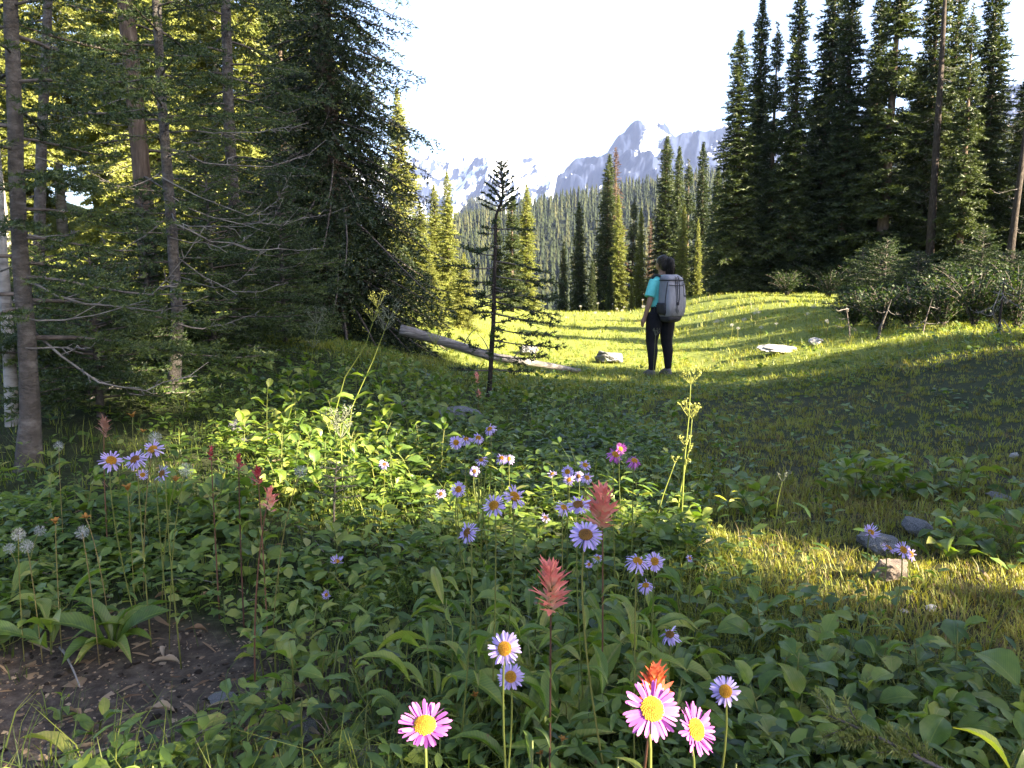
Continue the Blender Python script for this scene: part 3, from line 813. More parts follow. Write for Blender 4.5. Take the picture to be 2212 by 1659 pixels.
# ------------------------------------------------------------------ the crooked young pine in the middle
def crooked_pine():
    d = 7.7
    rng = np.random.default_rng(9)
    P = np.array([at(X, Y, d) for X, Y in [(1055, 835), (1062, 760), (1066, 690), (1068, 600), (1070, 520), (1070, 470), (1084, 432), (1086, 412), (1082, 385), (1084, 352)]])
    g = gz(P[0, 0], d)
    P[0, 2] = g - .08
    off = np.array([P[0, 0], d, g])
    root = thing('young_pine', 'crooked thin young pine with a bare trunk and tufted top', 'tree', off)
    Q = P - off
    trunk_geometry(rng, Q, [.026, .024, .021, .018, .016, .014, .011, .009, .007, .003], 9, .08).build('trunk', M['bark_dark'], root, True)
    ff = poly(Q); H = Q[-1, 2]
    def bough(z, az, L, dr, lift, tone=.25, dens=230, nl=.042, tl=.34):
        t = np.linspace(0, 1, 8)
        dv = np.array([math.cos(az), math.sin(az), 0])
        pts = ff(z) + dv * (L * t)[:, None] + np.array([0, 0, 1.]) * (L * (-dr * t + lift * t ** 2))[:, None]
        mb = MB(); addtube(mb, pts, np.linspace(.008, .002, 8), 4, .3)
        segs = [(*pts[3], *pts[7], tone)]
        for k in range(int(6 + L * 14)):
            q = rng.uniform(.25, 1); i = min(int(q * 7), 6); p = pts[i] + (pts[i + 1] - pts[i]) * (q * 7 - i)
            b = unit(pts[i + 1] - pts[i]); lat = unit(np.cross(b, [0, 0, 1])) * rng.choice([-1, 1])
            e = p + (b * .75 + lat * .55 + np.array([0, 0, rng.normal(.05, .25)])) * L * rng.uniform(.5, 1.) * tl * (1.2 - q * .6)
            segs.append((*(p * .5 + e * .5), *e, tone + .1))
            addtube(mb, [p, e], [.003, .0015], 3, .3, cap=False)
        w = mb.build('branch', M['twig'], root)
        V, T, C = expand_needles(segs, rng, dens, nl, .013, .2, .2)
        MB().add(V, T, None, C).build('needles', M['needle_near'], w)
    for q in range(11):
        z = H - .03 - q * .042; L = .05 + .015 * q
        for k in range(4):
            bough(z, k * 1.571 + q * 2.4 + rng.normal(0, .2), L * rng.uniform(.75, 1.3), -.75 + .05 * q, .1, .3, 420, .026, .12)
    bough(H - .62, .1, .34, -.05, -.05); bough(H - .66, 3.3, .16, .1, .1); bough(H - .78, 3.0, .22, .35, .2)
    for z, az, L, dr, lift in [(1.42, 2.9, .34, .05, .3), (1.30, 3.4, .42, .15, .2), (1.18, 2.6, .38, .25, .2), (1.36, .3, .55, .1, -.1), (1.22, -.2, .62, .2, .1), (1.08, .4, .72, .2, .05), (.98, -.3, .66, .3, .1), (.86, .1, .6, .28, .1), (.72, .5, .64, .3, .15), (.60, -.1, .66, .2, .1), (.45, .3, .55, .25, .2), (.32, -.2, .4, .2, .15), (.88, 2.9, .3, .3, .4), (.5, 2.7, .35, .1, .4), (.3, 3.5, .4, .0, .1), (1.05, 3.6, .3, .4, .4)]:
        bough(z, az, L, dr, lift, .2)
    for q in range(20): bough(rng.uniform(.35, H - .5), rng.uniform(0, 6.28), rng.uniform(.12, .3), rng.uniform(-.1, .4), .2, .22)
crooked_pine()

# ------------------------------------------------------------------ fallen log
def fallen_log():
    rng = np.random.default_rng(4)
    c = hit(1252, 806); a = at(864, 712, 10.6); b = at(1060, 770, 10.7)
    c[2] += .03
    pts = np.vstack([bez(a, (a + b) / 2 + np.array([0, 0, .03]), b, 14)[:-1], bez(b, (b + c) / 2 + np.array([0, 0, .01]), c, 14)])
    root = thing('fallen_log', 'weathered grey fallen log lying across behind the crooked pine', 'log', (b[0], b[1], gz(b[0], b[1])))
    off = np.array(root.location)
    mb = MB(); addtube(mb, pts - off, np.linspace(.075, .038, len(pts)) * (1 + rng.normal(0, .03, len(pts))), 14, .5, True, .03, rng)
    mb.build('stem', M['log'], root, True)
    for q, dx, dz in [(9, .12, .22), (13, -.1, .26), (16, .15, .18), (19, .05, .24), (11, -.18, .12)]:
        m2 = MB(); p = pts[q] - off
        addtube(m2, bez(p, p + np.array([dx * .6, -.1, dz * .9]), p + np.array([dx * 1.8, -.16, dz * 1.3]), 6), np.linspace(.011, .003, 6), 5, .5)
        m2.build('broken_branch', M['dead_twig'], root)
fallen_log()

# ------------------------------------------------------------------ stones
M['stone_grey'] = solid_mat('stone_grey', [(.3, (.05, .05, .052)), (.5, (.14, .14, .145)), (.7, (.30, .30, .31))], 22, .85, .25, .7, 60)
M['stone_warm'] = solid_mat('stone_warm', [(.3, (.10, .075, .06)), (.5, (.20, .155, .125)), (.72, (.32, .26, .22))], 16, .85, .25, .7, 50)
M['stone_white'] = solid_mat('stone_white', [(.3, (.14, .135, .13)), (.5, (.30, .29, .28)), (.72, (.46, .45, .44))], 12, .8, .25, .5, 40)
def rock_mesh(seed, sub=4, flat=.6, jag=.75):
    me = bpy.data.meshes.new('rock')
    import bmesh
    bm = bmesh.new(); bmesh.ops.create_icosphere(bm, subdivisions=sub, radius=1)
    rng = np.random.default_rng(seed)
    planes = [(unit(rng.normal(size=3)), rng.uniform(.55, .85)) for _ in range(13)]
    for v in bm.verts:
        p = np.array(v.co)
        for n, dd in planes:
            s = p @ n
            if s > dd: p = p - n * (s - dd) * .9
        p = p * (1 + jag * .25 * mnoise.fractal(Vector(p * 1.7 + seed), .8, 2., 4))
        v.co = p * np.array([1, 1, flat])
    bm.to_mesh(me); bm.free()
    return me
ROCKS = [rock_mesh(s) for s in (1, 2, 3, 4, 5)]
def rock(k, X, Y, wpx, hz, mat, label, sink=.25, rz=0., name='rock', deep=.8):
    p = hit(X, Y)
    w = wpx * S / FPX * p[1] / 2
    me = ROCKS[k].copy(); me.materials.clear(); me.materials.append(M[mat])
    o = link(name, me, None, (p[0], p[1] + w * .5, gz(p[0], p[1]) + w * hz * (.6 - sink)))
    o.scale = (w, w * deep, w * hz); o.rotation_euler = (R0.normal(0, .1), R0.normal(0, .1), rz)
    return tag(o, label, 'rock')
rock(0, 1928, 1262, 100, 1.0, 'stone_warm', 'pale warm rock in the strip of sunlight on the right', .1, .4)
rock(1, 1905, 1200, 120, .8, 'stone_grey', 'dark grey lichen-spotted rock behind the pale sunlit rock', .15, 1.2)
rock(2, 1985, 1160, 80, .9, 'stone_grey', 'grey-blue rock behind the purple asters on the right', .1, 2.)
rock(3, 985, 915, 130, .55, 'stone_grey', 'flat grey slab half sunk among the leaves below the crooked pine', .2, .3)
rock(4, 508, 945, 60, 1.1, 'stone_grey', 'upright grey stone at the edge of the small sunny spot on the left', .1, 1.)
rock(1, 560, 960, 90, .5, 'stone_grey', 'dark low stone right of the upright grey stone', .2, .2)
rock(0, 1315, 785, 70, .75, 'stone_grey', 'round grey stone in the grass left of the hiker', .2, .2)
rock(2, 1690, 764, 100, .4, 'stone_white', 'flat white sunlit rock in the meadow right of the hiker', .2, .2)
rock(3, 1765, 745, 40, .8, 'stone_white', 'small white rock to the right of the flat white meadow rock', .2, .2)
rock(4, 1140, 770, 60, .8, 'stone_grey', 'grey stone in the grass just right of the crooked pine', .2, 1.2)
rock(1, 2165, 1080, 70, .3, 'stone_grey', 'flat grey stone in the turf at the right edge', .2, 1.2)
rock(2, 2015, 1322, 34, .8, 'stone_white', 'small white crumbled stone in the brown turf', .1, .5)
rock(3, 1955, 1326, 24, .7, 'stone_white', 'tiny pale stone in the turf left of the white one', .1, 1.5)
rock(0, 2192, 990, 26, .8, 'stone_white', 'tiny white stone lying near the right edge', .1, .5)
rock(4, 775, 1672, 110, .7, 'stone_grey', 'blue-grey stone at the bottom edge left of the pink aster', .1, .5)
rock(2, 870, 880, 60, .5, 'stone_grey', 'small grey stone above the flat slab', .2, .5)
rock(0, 112, 1640, 34, .7, 'stone_warm', 'pale pebble stone in the earth at the lower left', .1, .4)
rock(3, 470, 1520, 80, .3, 'stone_grey', 'grey gravelly stone bedded in the dark earth', .35, .4)
rock(1, 640, 1605, 120, .4, 'stone_grey', 'low grey stone among the leaves at the bottom left', .2, .9)
# ------------------------------------------------------------------ the hiker
def remeshed(name, mb, mat, voxel, parent, smooth_it=4):
    o = mb.build(name, mat, parent, True)
    r = o.modifiers.new('remesh', 'REMESH'); r.mode = 'VOXEL'; r.voxel_size = voxel; r.use_smooth_shade = True
    s = o.modifiers.new('smooth', 'SMOOTH'); s.factor = .5; s.iterations = smooth_it
    dg = bpy.context.evaluated_depsgraph_get()
    me = bpy.data.meshes.new_from_object(o.evaluated_get(dg))
    o.modifiers.clear()
    o.data = me
    if not me.materials: me.materials.append(mat)
    me.polygons.foreach_set('use_smooth', np.ones(len(me.polygons), bool))
    return o

def loft(mb, rings, cap=True, tone=.5):
    """rings: list of (cx,cy,cz,rx,ry[,power]) ellipses stacked upwards"""
    n = 20; V = []
    for r in rings:
        cx, cy_, cz, rx, ry = r[:5]; pw = r[5] if len(r) > 5 else 1.0
        for j in range(n):
            a = j / n * 2 * math.pi
            c, s = math.cos(a), math.sin(a)
            V.append((cx + rx * math.copysign(abs(c) ** pw, c), cy_ + ry * math.copysign(abs(s) ** pw, s), cz))
    m = len(rings); Q = []
    for i in range(m - 1):
        for j in range(n):
            Q.append((i * n + j, i * n + (j + 1) % n, (i + 1) * n + (j + 1) % n, (i + 1) * n + j))
    T = []
    if cap:
        V.append(rings[0][:3]); V.append(rings[-1][:3])
        for j in range(n):
            T.append((m * n, (j + 1) % n, j)); T.append((m * n + 1, (m - 1) * n + j, (m - 1) * n + (j + 1) % n))
    mb.add(V, T, Q, tone)

def limb(mb, pts, radii):
    pts = np.asarray(pts, float)
    t = np.linspace(0, len(pts) - 1, len(pts) * 4)
    P = np.stack([np.interp(t, np.arange(len(pts)), pts[:, k]) for k in range(3)], -1)
    addtube(mb, P, np.interp(t, np.arange(len(radii)), radii), 12)

def ball(mb, c, r, n=12):
    r = np.broadcast_to(np.asarray(r, float), (3,))
    loft(mb, [(c[0], c[1], c[2] + r[2] * math.sin(a), r[0] * math.cos(a) + 1e-4, r[1] * math.cos(a) + 1e-4) for a in np.linspace(-1.5, 1.5, n)])

M['skin'] = solid_mat('skin', [(.3, (.20, .115, .08)), (.7, (.27, .165, .12))], 6, .6, .3)
M['shirt'] = solid_mat('shirt', [(.3, (.10, .45, .42)), (.7, (.15, .56, .52))], 9, .85, .2, 1.0, 11)
M['leggings'] = solid_mat('leggings', [(.3, (.008, .008, .011)), (.7, (.014, .014, .017))], 9, .85, .12, .6, 16)
M['hair'] = solid_mat('hair', [(.3, (.006, .005, .0045)), (.7, (.024, .017, .013))], 6, .42, .25, .7, 40, (9, 9, .7))
M['pack_cloth'] = solid_mat('pack_cloth', [(.3, (.16, .16, .182)), (.7, (.26, .26, .29))], 7, .75, .25, 1.0, 14, (1, 1, .5))
M['pack_black'] = solid_mat('pack_black', [(.3, (.012, .012, .015)), (.7, (.03, .03, .035))], 9, .7, .3)
M['shoe'] = solid_mat('shoe', [(.3, (.05, .045, .045)), (.7, (.14, .13, .12))], 12, .7, .3)

def hiker():
    p = at(1425, 800, 11.2)
    g = gz(p[0], 11.2)
    yaw = math.radians(30)
    root = thing('person', 'hiker seen from behind in teal shirt and black leggings on the meadow', 'person', (p[0], 11.2, g + .01), rz=yaw)
    root.scale = (1.02,) * 3
    hipL, kneeL, ankL = (-.105, 0, .88), (-.135, .03, .48), (-.165, -.03, .09)
    hipR, kneeR, ankR = (.105, 0, .88), (.125, .02, .48), (.135, -.02, .09)
    b = MB()
    # body: trunk, neck, head, arms with hands, legs, grown together into one skin
    loft(b, [(0, 0, .82, .13, .10), (0, 0, .9, .165, .115), (0, 0, 1.0, .145, .10), (0, 0, 1.1, .128, .088), (0, 0, 1.22, .15, .10), (0, 0, 1.32, .155, .095), (0, 0, 1.385, .09, .065)])
    limb(b, [(0, -.005, 1.36), (0, .01, 1.47)], [.05, .048])
    ball(b, (0, .015, 1.555), (.074, .092, .108))
    ball(b, (0, .085, 1.515), (.045, .035, .045)); ball(b, (0, .113, 1.545), (.012, .02, .024)); ball(b, (-.076, .0, 1.545), (.012, .022, .03)); ball(b, (.076, .0, 1.545), (.012, .022, .03))
    for sx, pts in ((-1, [(-.155, 0, 1.325), (-.225, -.03, 1.06), (-.265, .03, .83)]), (1, [(.155, 0, 1.325), (.225, -.01, 1.07), (.235, .13, .87)])):
        limb(b, pts, [.052, .041, .027])
        w = np.array(pts[2]); d = unit(np.array(pts[2]) - np.array(pts[1]))
        side = np.array([1., 0, 0]) * -sx
        palm = w + d * .05
        limb(b, [w - d * .01, w + d * .045, w + d * .085], [.026, .034, .030])
        for k, (o_, ln) in enumerate([(-.026, .062), (-.009, .074), (.008, .070), (.024, .055)]):
            q = w + d * .085 + np.array([0, o_, 0])
            limb(b, [q - d * .02, q + d * ln * .55, q + d * ln * .9 + side * .018], [.0105, .0098, .008])
        q = w + d * .03 + np.array([0, .028, 0])
        limb(b, [q, q + d * .035 + np.array([0, .02, 0]), q + d * .062 + np.array([0, .022, 0]) + side * .01], [.012, .0105, .0085])
    for h, k, a in ((hipL, kneeL, ankL), (hipR, kneeR, ankR)):
        limb(b, [h, k, a], [.095, .06, .036])
        limb(b, [a, (a[0], a[1] + .12, .035)], [.038, .03])
    remeshed('body', b, M['skin'], .0105, root, 3)
    lg = MB()
    loft(lg, [(0, 0, .80, .12, .105), (0, -.01, .88, .182, .135), (0, -.01, .95, .172, .128), (0, 0, 1.03, .15, .105)])
    for h, k, a, sx in ((hipL, kneeL, ankL, -1), (hipR, kneeR, ankR, 1)):
        mid = (np.array(h) * .6 + np.array(k) * .4); calf = np.array(k) * .68 + np.array(a) * .32 + np.array([0, -.02, 0])
        limb(lg, [h, mid, k, calf, a], [.12, .114, .082, .075, .046])
    remeshed('leggings', lg, M['leggings'], .011, root, 5)
    sh = MB()
    loft(sh, [(0, 0, .96, .172, .125), (0, 0, 1.02, .166, .12), (0, 0, 1.12, .152, .108), (0, 0, 1.22, .168, .116), (0, 0, 1.31, .172, .108), (0, 0, 1.365, .125, .082), (0, 0, 1.40, .07, .06)])
    for sx, e in ((-1, (-.228, -.02, 1.10)), (1, (.226, -.008, 1.11))):
        limb(sh, [(sx * .135, 0, 1.325), (sx * .185, -.01, 1.22), e], [.07, .072, .076])
    remeshed('shirt', sh, M['shirt'], .011, root, 3)
    hr = MB()
    ball(hr, (0, -.012, 1.575), (.087, .098, .104))
    ball(hr, (0, -.05, 1.54), (.078, .065, .09))
    limb(hr, [(.02, -.085, 1.62), (.035, -.135, 1.60), (.05, -.145, 1.50), (.045, -.125, 1.40), (.03, -.11, 1.31)], [.03, .046, .044, .034, .010])
    hm = remeshed('hair', hr, M['hair'], .01, root, 2)
    st = MB(); rng = np.random.default_rng(3)
    for k in range(46):
        a = rng.uniform(0, 6.28); rr = rng.uniform(.02, .05)
        o_ = np.array([.035 + rr * math.cos(a), -.125 + rr * math.sin(a), 1.60])
        addtube(st, bez(o_, o_ + np.array([.03 * math.cos(a), .03 * math.sin(a), -.1]), (o_[0] * .9 + rng.normal(0, .02), o_[1] + .01 + rng.normal(0, .015), 1.27 + rng.uniform(0, .09)), 6), [.004, .004, .004, .0035, .003, .001], 3, rng.random(), cap=False)
    for k in range(22):
        a = rng.uniform(0, 6.28); e = rng.uniform(.2, 1.3)
        o_ = np.array([0, -.012, 1.575]) + np.array([.086 * math.cos(a) * math.cos(e), .098 * math.sin(a) * math.cos(e), .102 * math.sin(e)])
        addtube(st, bez(o_, o_ + rng.normal(0, .02, 3) + np.array([0, 0, .02]), o_ + rng.normal(0, .03, 3) + np.array([0, 0, .01]), 4), .0014, 3, .6, cap=False)
    tag(st.build('hair_strands', M['hair'], hm), kind='stuff')
    for a in (ankL, ankR):
        s2 = MB(); loft(s2, [(a[0], .03, -.01, .045, .125), (a[0], .03, .03, .048, .13), (a[0], .02, .06, .043, .105), (a[0], -.01, .10, .042, .055)])
        s2.build('shoe', M['shoe'], root, True)
    # ---- backpack: a thing of its own on the hiker's back
    bp = thing('backpack', 'grey roll-top hiking backpack with black cords worn by the hiker', 'backpack', (p[0], 11.2, g + .01), rz=yaw)
    bp.scale = (.95, 1.0, 1.02)
    bd = MB(); W = .36
    loft(bd, [(0, -.20, .835, .135, .095, W), (0, -.215, .86, .165, .115, W), (0, -.225, .98, .178, .128, W), (0, -.222, 1.10, .177, .126, W), (0, -.215, 1.22, .17, .118, W), (0, -.205, 1.31, .16, .105, W), (0, -.20, 1.335, .15, .098, W)], tone=.5)
    bd.build('main_bag', M['pack_cloth'], bp, True)
    ba = MB(); loft(ba, [(0, -.185, .765, .10, .07, .6), (0, -.195, .785, .135, .095, .5), (0, -.205, .84, .150, .108, W)]); ba.build('base', M['pack_black'], bp, True)
    ld = MB(); loft(ld, [(0, -.20, 1.333, .156, .104, W), (0, -.195, 1.36, .152, .10, W), (0, -.18, 1.39, .138, .075, .5), (0, -.165, 1.41, .12, .04, .6)]); ld.build('lid', M['pack_cloth'], bp, True)
    pp = MB()
    ring = [(0.163 * math.copysign(abs(math.cos(a)) ** W, math.cos(a)), -.205 + .108 * math.copysign(abs(math.sin(a)) ** W, math.sin(a)), 1.332) for a in np.linspace(0, 6.283, 40)]
    addtube(pp, ring, .008, 5, cap=False); pp.build('lid_piping', M['pack_black'], bp)
    yb = -.352
    def cord(pts, r=.005, name='cord'):
        c = MB(); addtube(c, np.array(pts), r, 5); c.build(name, M['pack_black'], bp)
    cord([(-.03, -.30, 1.385), (-.035, -.318, 1.34), (-.04, yb + .012, 1.22), (-.04, yb - .002, 1.05), (-.038, yb, .92), (-.012, yb, .875), (.0, yb, .92), (-.022, yb, 1.02)])
    cord([(.02, -.30, 1.385), (.03, -.318, 1.34), (.028, yb + .012, 1.22), (.018, yb - .002, 1.09), (.0, yb - .002, 1.02)])
    cord([(-.01, -.31, 1.37), (-.012, -.33, 1.31), (-.012, yb + .01, 1.2), (-.012, yb - .002, 1.05)])
    tgl = MB(); ball(tgl, (-.012, yb - .006, 1.02), (.024, .008, .026), 8); tgl.build('cord_lock', M['pack_black'], bp, True)
    cord([(.105, -.325, 1.31), (.11, yb + .02, 1.2), (.11, yb + .005, 1.12)], .005, 'side_strap'); cord([(-.165, -.30, 1.31), (-.18, -.28, 1.1), (-.172, -.26, .86)], .006, 'side_strap')
    cord([(.165, -.30, 1.31), (.182, -.28, 1.1), (.172, -.26, .86)], .006, 'side_strap')
    for sx in (-1, 1):
        s3 = MB(); addtube(s3, bez((sx * .09, -.10, 1.36), (sx * .12, .03, 1.47), (sx * .115, .125, 1.30), 9), .017, 6); addtube(s3, bez((sx * .115, .125, 1.30), (sx * .14, .13, 1.1), (sx * .15, -.07, .98), 9), .012, 6)
        s3.build('shoulder_strap', M['pack_black'], bp, True)
    for sx in (-1, 1):
        pk = MB(); loft(pk, [(sx * .165, -.20, .87, .022, .07, .5), (sx * .178, -.205, .90, .03, .085, .5), (sx * .18, -.205, 1.0, .032, .085, .5), (sx * .178, -.20, 1.03, .03, .08, .5)]); pk.build('side_pocket', M['pack_black'], bp, True)
    cord([(-.15, yb + .04, 1.27), (-.07, yb + .004, 1.262), (.07, yb + .004, 1.262), (.15, yb + .04, 1.27)], .005, 'compression_strap')
    bk = MB(); ball(bk, (.118, yb - .008, 1.12), (.012, .006, .014), 6); bk.build('buckle', M['pack_black'], bp, True)
    hb = MB(); addtube(hb, [(.19 * math.cos(a), .145 * math.sin(a) - .0, .985) for a in np.linspace(-2.6, 5.7 - 2.9 + .0, 24)], .016, 6); hb.build('hip_belt', M['pack_black'], bp, True)
    cord([(-.17, -.04, .98), (-.185, -.06, .86), (-.172, -.05, .70)], .006, 'hanging_strap')
hiker()
# ------------------------------------------------------------------ thicket and dead wood on the right
rt = np.random.default_rng(31)
M['needle_thicket'] = leaf_mat('needle_thicket', [(0, (.008, .017, .005)), (.5, (.018, .034, .009)), (1, (.06, .09, .02))], .25, (1.3, 1.3, .6), .5, .3)  # near-fir needles darkened, the thicket's shade put into the colour
for i, (X, Y, d, H, R, tn, lb) in enumerate([
    (1905, 700, 15.5, 1.5, .95, .34, 'young fir in front of the dark row, leftmost of the thicket'), (1975, 690, 14.5, 1.2, .9, .36, 'young fir second from the left in the right thicket'),
    (2045, 690, 13.5, 1.0, .95, .32, 'low spreading young fir in the middle of the right thicket'), (2110, 690, 15, 1.6, .9, .36, 'taller young fir in the right thicket below the sun-touched fir'),
    (2180, 700, 13, 1.2, 1.0, .34, 'young fir at the right end of the thicket'), (1855, 690, 17, 1.3, .6, .42, 'smallest young fir at the left tip of the thicket')]):
    young_fir(lb, X, Y, d, H, R * 1.15, rt, tn, mat='needle_thicket', n=85)

def skeleton_tree(name, label, X, Y, dist, H, rb, n, L, bark, rng, lean=(0, 0), tone=.5, down=.25):
    p = at(X, Y, dist); g = gz(p[0], dist)
    root = thing(name, label, 'tree' if H > 1.2 else 'snag', (p[0], dist, g))
    top = np.array([lean[0], lean[1], H])
    trunk_geometry(rng, [(0, 0, -.15), top * .35, top * .7, top], [rb * 1.1, rb * .8, rb * .5, rb * .15], 9, .07).build('trunk', M[bark], root, True)
    dead_limbs(root, lambda z: top * (z / H), rng, [(rng.uniform(.15, .95) * H, rng.uniform(0, 6.28), L * rng.uniform(.5, 1.1), down, .1) for _ in range(n)])
    return root
skeleton_tree('dead_snag', 'broken bare snag with peeling bark at the far right edge', 2178, 560, 22, 6.3, .11, 18, .8, 'bark_dark', rt, (.25, 0))
skeleton_tree('dead_fir', 'tall bare dark brown trunk with few branches in the right row', 2006, 600, 24.5, 11.0, .125, 34, .8, 'bark_dark', rt, (-.15, 0))
skeleton_tree('dead_snag', 'pale broken stick leaning in the grass before the thicket', 1888, 775, 11.5, .6, .024, 2, .2, 'bark_grey', rt, (.2, 0))
skeleton_tree('dead_sapling', 'bare grey dead sapling with drooping twigs at the right edge', 2150, 790, 9.6, .7, .02, 16, .5, 'bark_dark', rt, (.02, 0), down=.45)
skeleton_tree('dead_sapling', 'small crooked bare sapling left of the pale broken stick', 1835, 780, 12, .5, .014, 5, .3, 'twig', rt, (-.1, 0))
skeleton_tree('dead_sapling', 'thin curved bare stem right of the pale broken stick', 1985, 790, 11.2, .5, .012, 4, .3, 'twig', rt, (.12, 0))

M['shrub'] = leaf_mat('shrub', [(0, (.008, .017, .006)), (.5, (.020, .036, .010)), (1, (.06, .085, .02))], .3, (1.4, 1.5, .6), .5, .3)  # leaf green darkened as well, so the thicket's shade sits in it
def shrub(label, X, Y, dist, w, h, rng, mat='shrub'):
    p = at(X, Y, dist); root = thing('shrub', label, 'shrub', (p[0], dist, gz(p[0], dist)), 'low shrubs of the right thicket')
    st = MB(); lf = MB()
    for k in range(34):
        a = rng.uniform(0, 6.28); e = np.array([math.cos(a) * w * rng.uniform(.2, 1), math.sin(a) * w * rng.uniform(.2, .8), h * rng.uniform(.45, 1.1)])
        c = bez((0, 0, -.05), (e[0] * .3, e[1] * .3, e[2] * .8), e, 6); addtube(st, c, np.linspace(.009, .003, 6), 4, .5, cap=False)
        n_ = 46; q = rng.uniform(.2, 1, n_); P = np.stack([np.interp(q, np.linspace(0, 1, 6), c[:, j]) for j in range(3)], -1) + rng.normal(0, .05, (n_, 3))
        scatter(lf, LEAF8q, LEAF8qT, P, rng.random(n_) * 6.28, rng.normal(.3, .5, n_), rng.normal(0, .5, n_), np.full(n_, .055) * rng.uniform(.6, 1.3, n_), np.clip(rng.normal(.5, .2, n_), 0, 1))
    tag(st.build('branches', M['twig'], root), kind='stuff'); lf.build('foliage', M[mat], root)
LEAF8q = np.array([(0, 0, 0), (-.3, .5, .06), (.3, .5, .06), (0, 1, -.05)]); LEAF8qT = [(0, 2, 1), (1, 2, 3)]
for X, Y, d, w, h, lb in [(1845, 735, 13.5, .55, .55, 'low dark shrub at the left tip of the thicket'), (1900, 745, 12.5, .6, .7, 'leafy shrub behind the pale broken stick'), (1960, 740, 12.5, .65, .75, 'dark shrub right of the pale broken stick'), (2030, 745, 12, .65, .7, 'round dark shrub in the middle of the thicket front'), (2100, 745, 11.5, .7, .8, 'dark shrub left of the bare dead sapling'), (2190, 750, 11.0, .7, .9, 'dark shrub behind the bare dead sapling at the edge'),
        (1700, 640, 24, .8, .7, 'low dark shrub under the left half of the dark row'), (1790, 630, 23, .9, .8, 'low dark shrub under the middle of the dark row'), (1870, 640, 20, .8, .9, 'low shrub between dark row and thicket')]:
    shrub(lb, X, Y, d, w, h, rt)

# ------------------------------------------------------------------ plant materials
GREEN = [(0, (.028, .056, .012)), (.4, (.085, .140, .024)), (.75, (.165, .21, .036)), (1, (.26, .25, .07))]
M['leaf'] = leaf_mat('leaf', GREEN, .42, (1.5, 1.6, .55), .42, .45, .7, True)
M['cover'] = leaf_mat('cover', GREEN, .42, (1.5, 1.6, .6), .42, .45)
M['grass'] = leaf_mat('grass', [(0, (.030, .052, .014)), (.30, (.062, .088, .020)), (.5, (.23, .255, .045)), (.68, (.21, .19, .045)), (.82, (.085, .062, .026)), (1, (.22, .155, .08))], .42, (1.5, 1.5, .6), .5, .3)  # middle stop raised to add sun brightness to the meadow's yellow-green
M['stem_green'] = leaf_mat('stem_green', [(0, (.05, .08, .02)), (.6, (.14, .15, .035)), (1, (.20, .15, .06))], .2, None, .5, .3, .5)
M['stalk'] = leaf_mat('stalk', [(0, (.10, .13, .025)), (1, (.22, .24, .05))], .25, None, .5, .3)
M['stem_red'] = leaf_mat('stem_red', [(0, (.07, .03, .022)), (1, (.14, .07, .04))], .1, None, .5, .3)
M['petal'] = leaf_mat('petal', [(0, (.31, .23, .50)), (.5, (.42, .33, .62)), (1, (.56, .48, .74))], .35, (1.05, 1, 1.1), .55, .2)
M['petal_sunlit'] = leaf_mat('petal_sunlit', [(0, (.30, .05, .30)), (.5, (.40, .10, .39)), (1, (.52, .22, .50))], .4, (1.05, .9, 1.1), .55, .2)  # lavender petals turned pink, the look of full sun put into the colour
M['disc'] = leaf_mat('disc', [(0, (.13, .052, .010)), (.5, (.26, .12, .014)), (1, (.42, .24, .03))], .1, None, .8, .1)
M['disc_brown'] = leaf_mat('disc_brown', [(0, (.05, .025, .012)), (.5, (.13, .065, .02)), (1, (.22, .12, .03))], .1, None, .8, .1)
M['bract_coral'] = leaf_mat('bract_coral', [(0, (.62, .17, .145)), (.55, (.72, .27, .225)), (.85, (.66, .42, .28)), (1, (.32, .31, .11))], .35, (1.1, .9, .8), .5, .2)
M['bract_red'] = leaf_mat('bract_red', [(0, (.26, .02, .035)), (.5, (.36, .035, .05)), (.8, (.40, .12, .10)), (1, (.22, .20, .07))], .3, (1.1, .9, .8), .5, .2)
M['bract_tan'] = leaf_mat('bract_tan', [(0, (.24, .11, .08)), (1, (.40, .24, .17))], .3, (1.1, .9, .8), .6, .2)
M['bract_orange'] = leaf_mat('bract_orange', [(0, (.52, .10, .05)), (.5, (.64, .17, .08)), (.8, (.68, .36, .13)), (1, (.36, .36, .10))], .4, (1.1, .9, .7), .5, .2)
M['fluff'] = leaf_mat('fluff', [(0, (.38, .37, .36)), (1, (.62, .61, .58))], .5, (1, 1, 1), .8, .1)
M['dry'] = leaf_mat('dry', [(0, (.14, .085, .05)), (.5, (.27, .19, .12)), (1, (.44, .36, .27))], .3, (1.1, 1, .8), .7, .15, .8)
M['dry_flower'] = leaf_mat('dry_flower', [(0, (.22, .09, .02)), (1, (.42, .22, .06))], .3, (1.1, 1, .8), .7, .15)
M['umbel'] = leaf_mat('umbel', [(0, (.17, .19, .04)), (1, (.34, .34, .10))], .3, (1.1, 1.1, .8), .7, .15)
M['umbel_grey'] = leaf_mat('umbel_grey', [(0, (.09, .10, .06)), (1, (.22, .23, .17))], .3, (1.1, 1.1, .8), .7, .15)

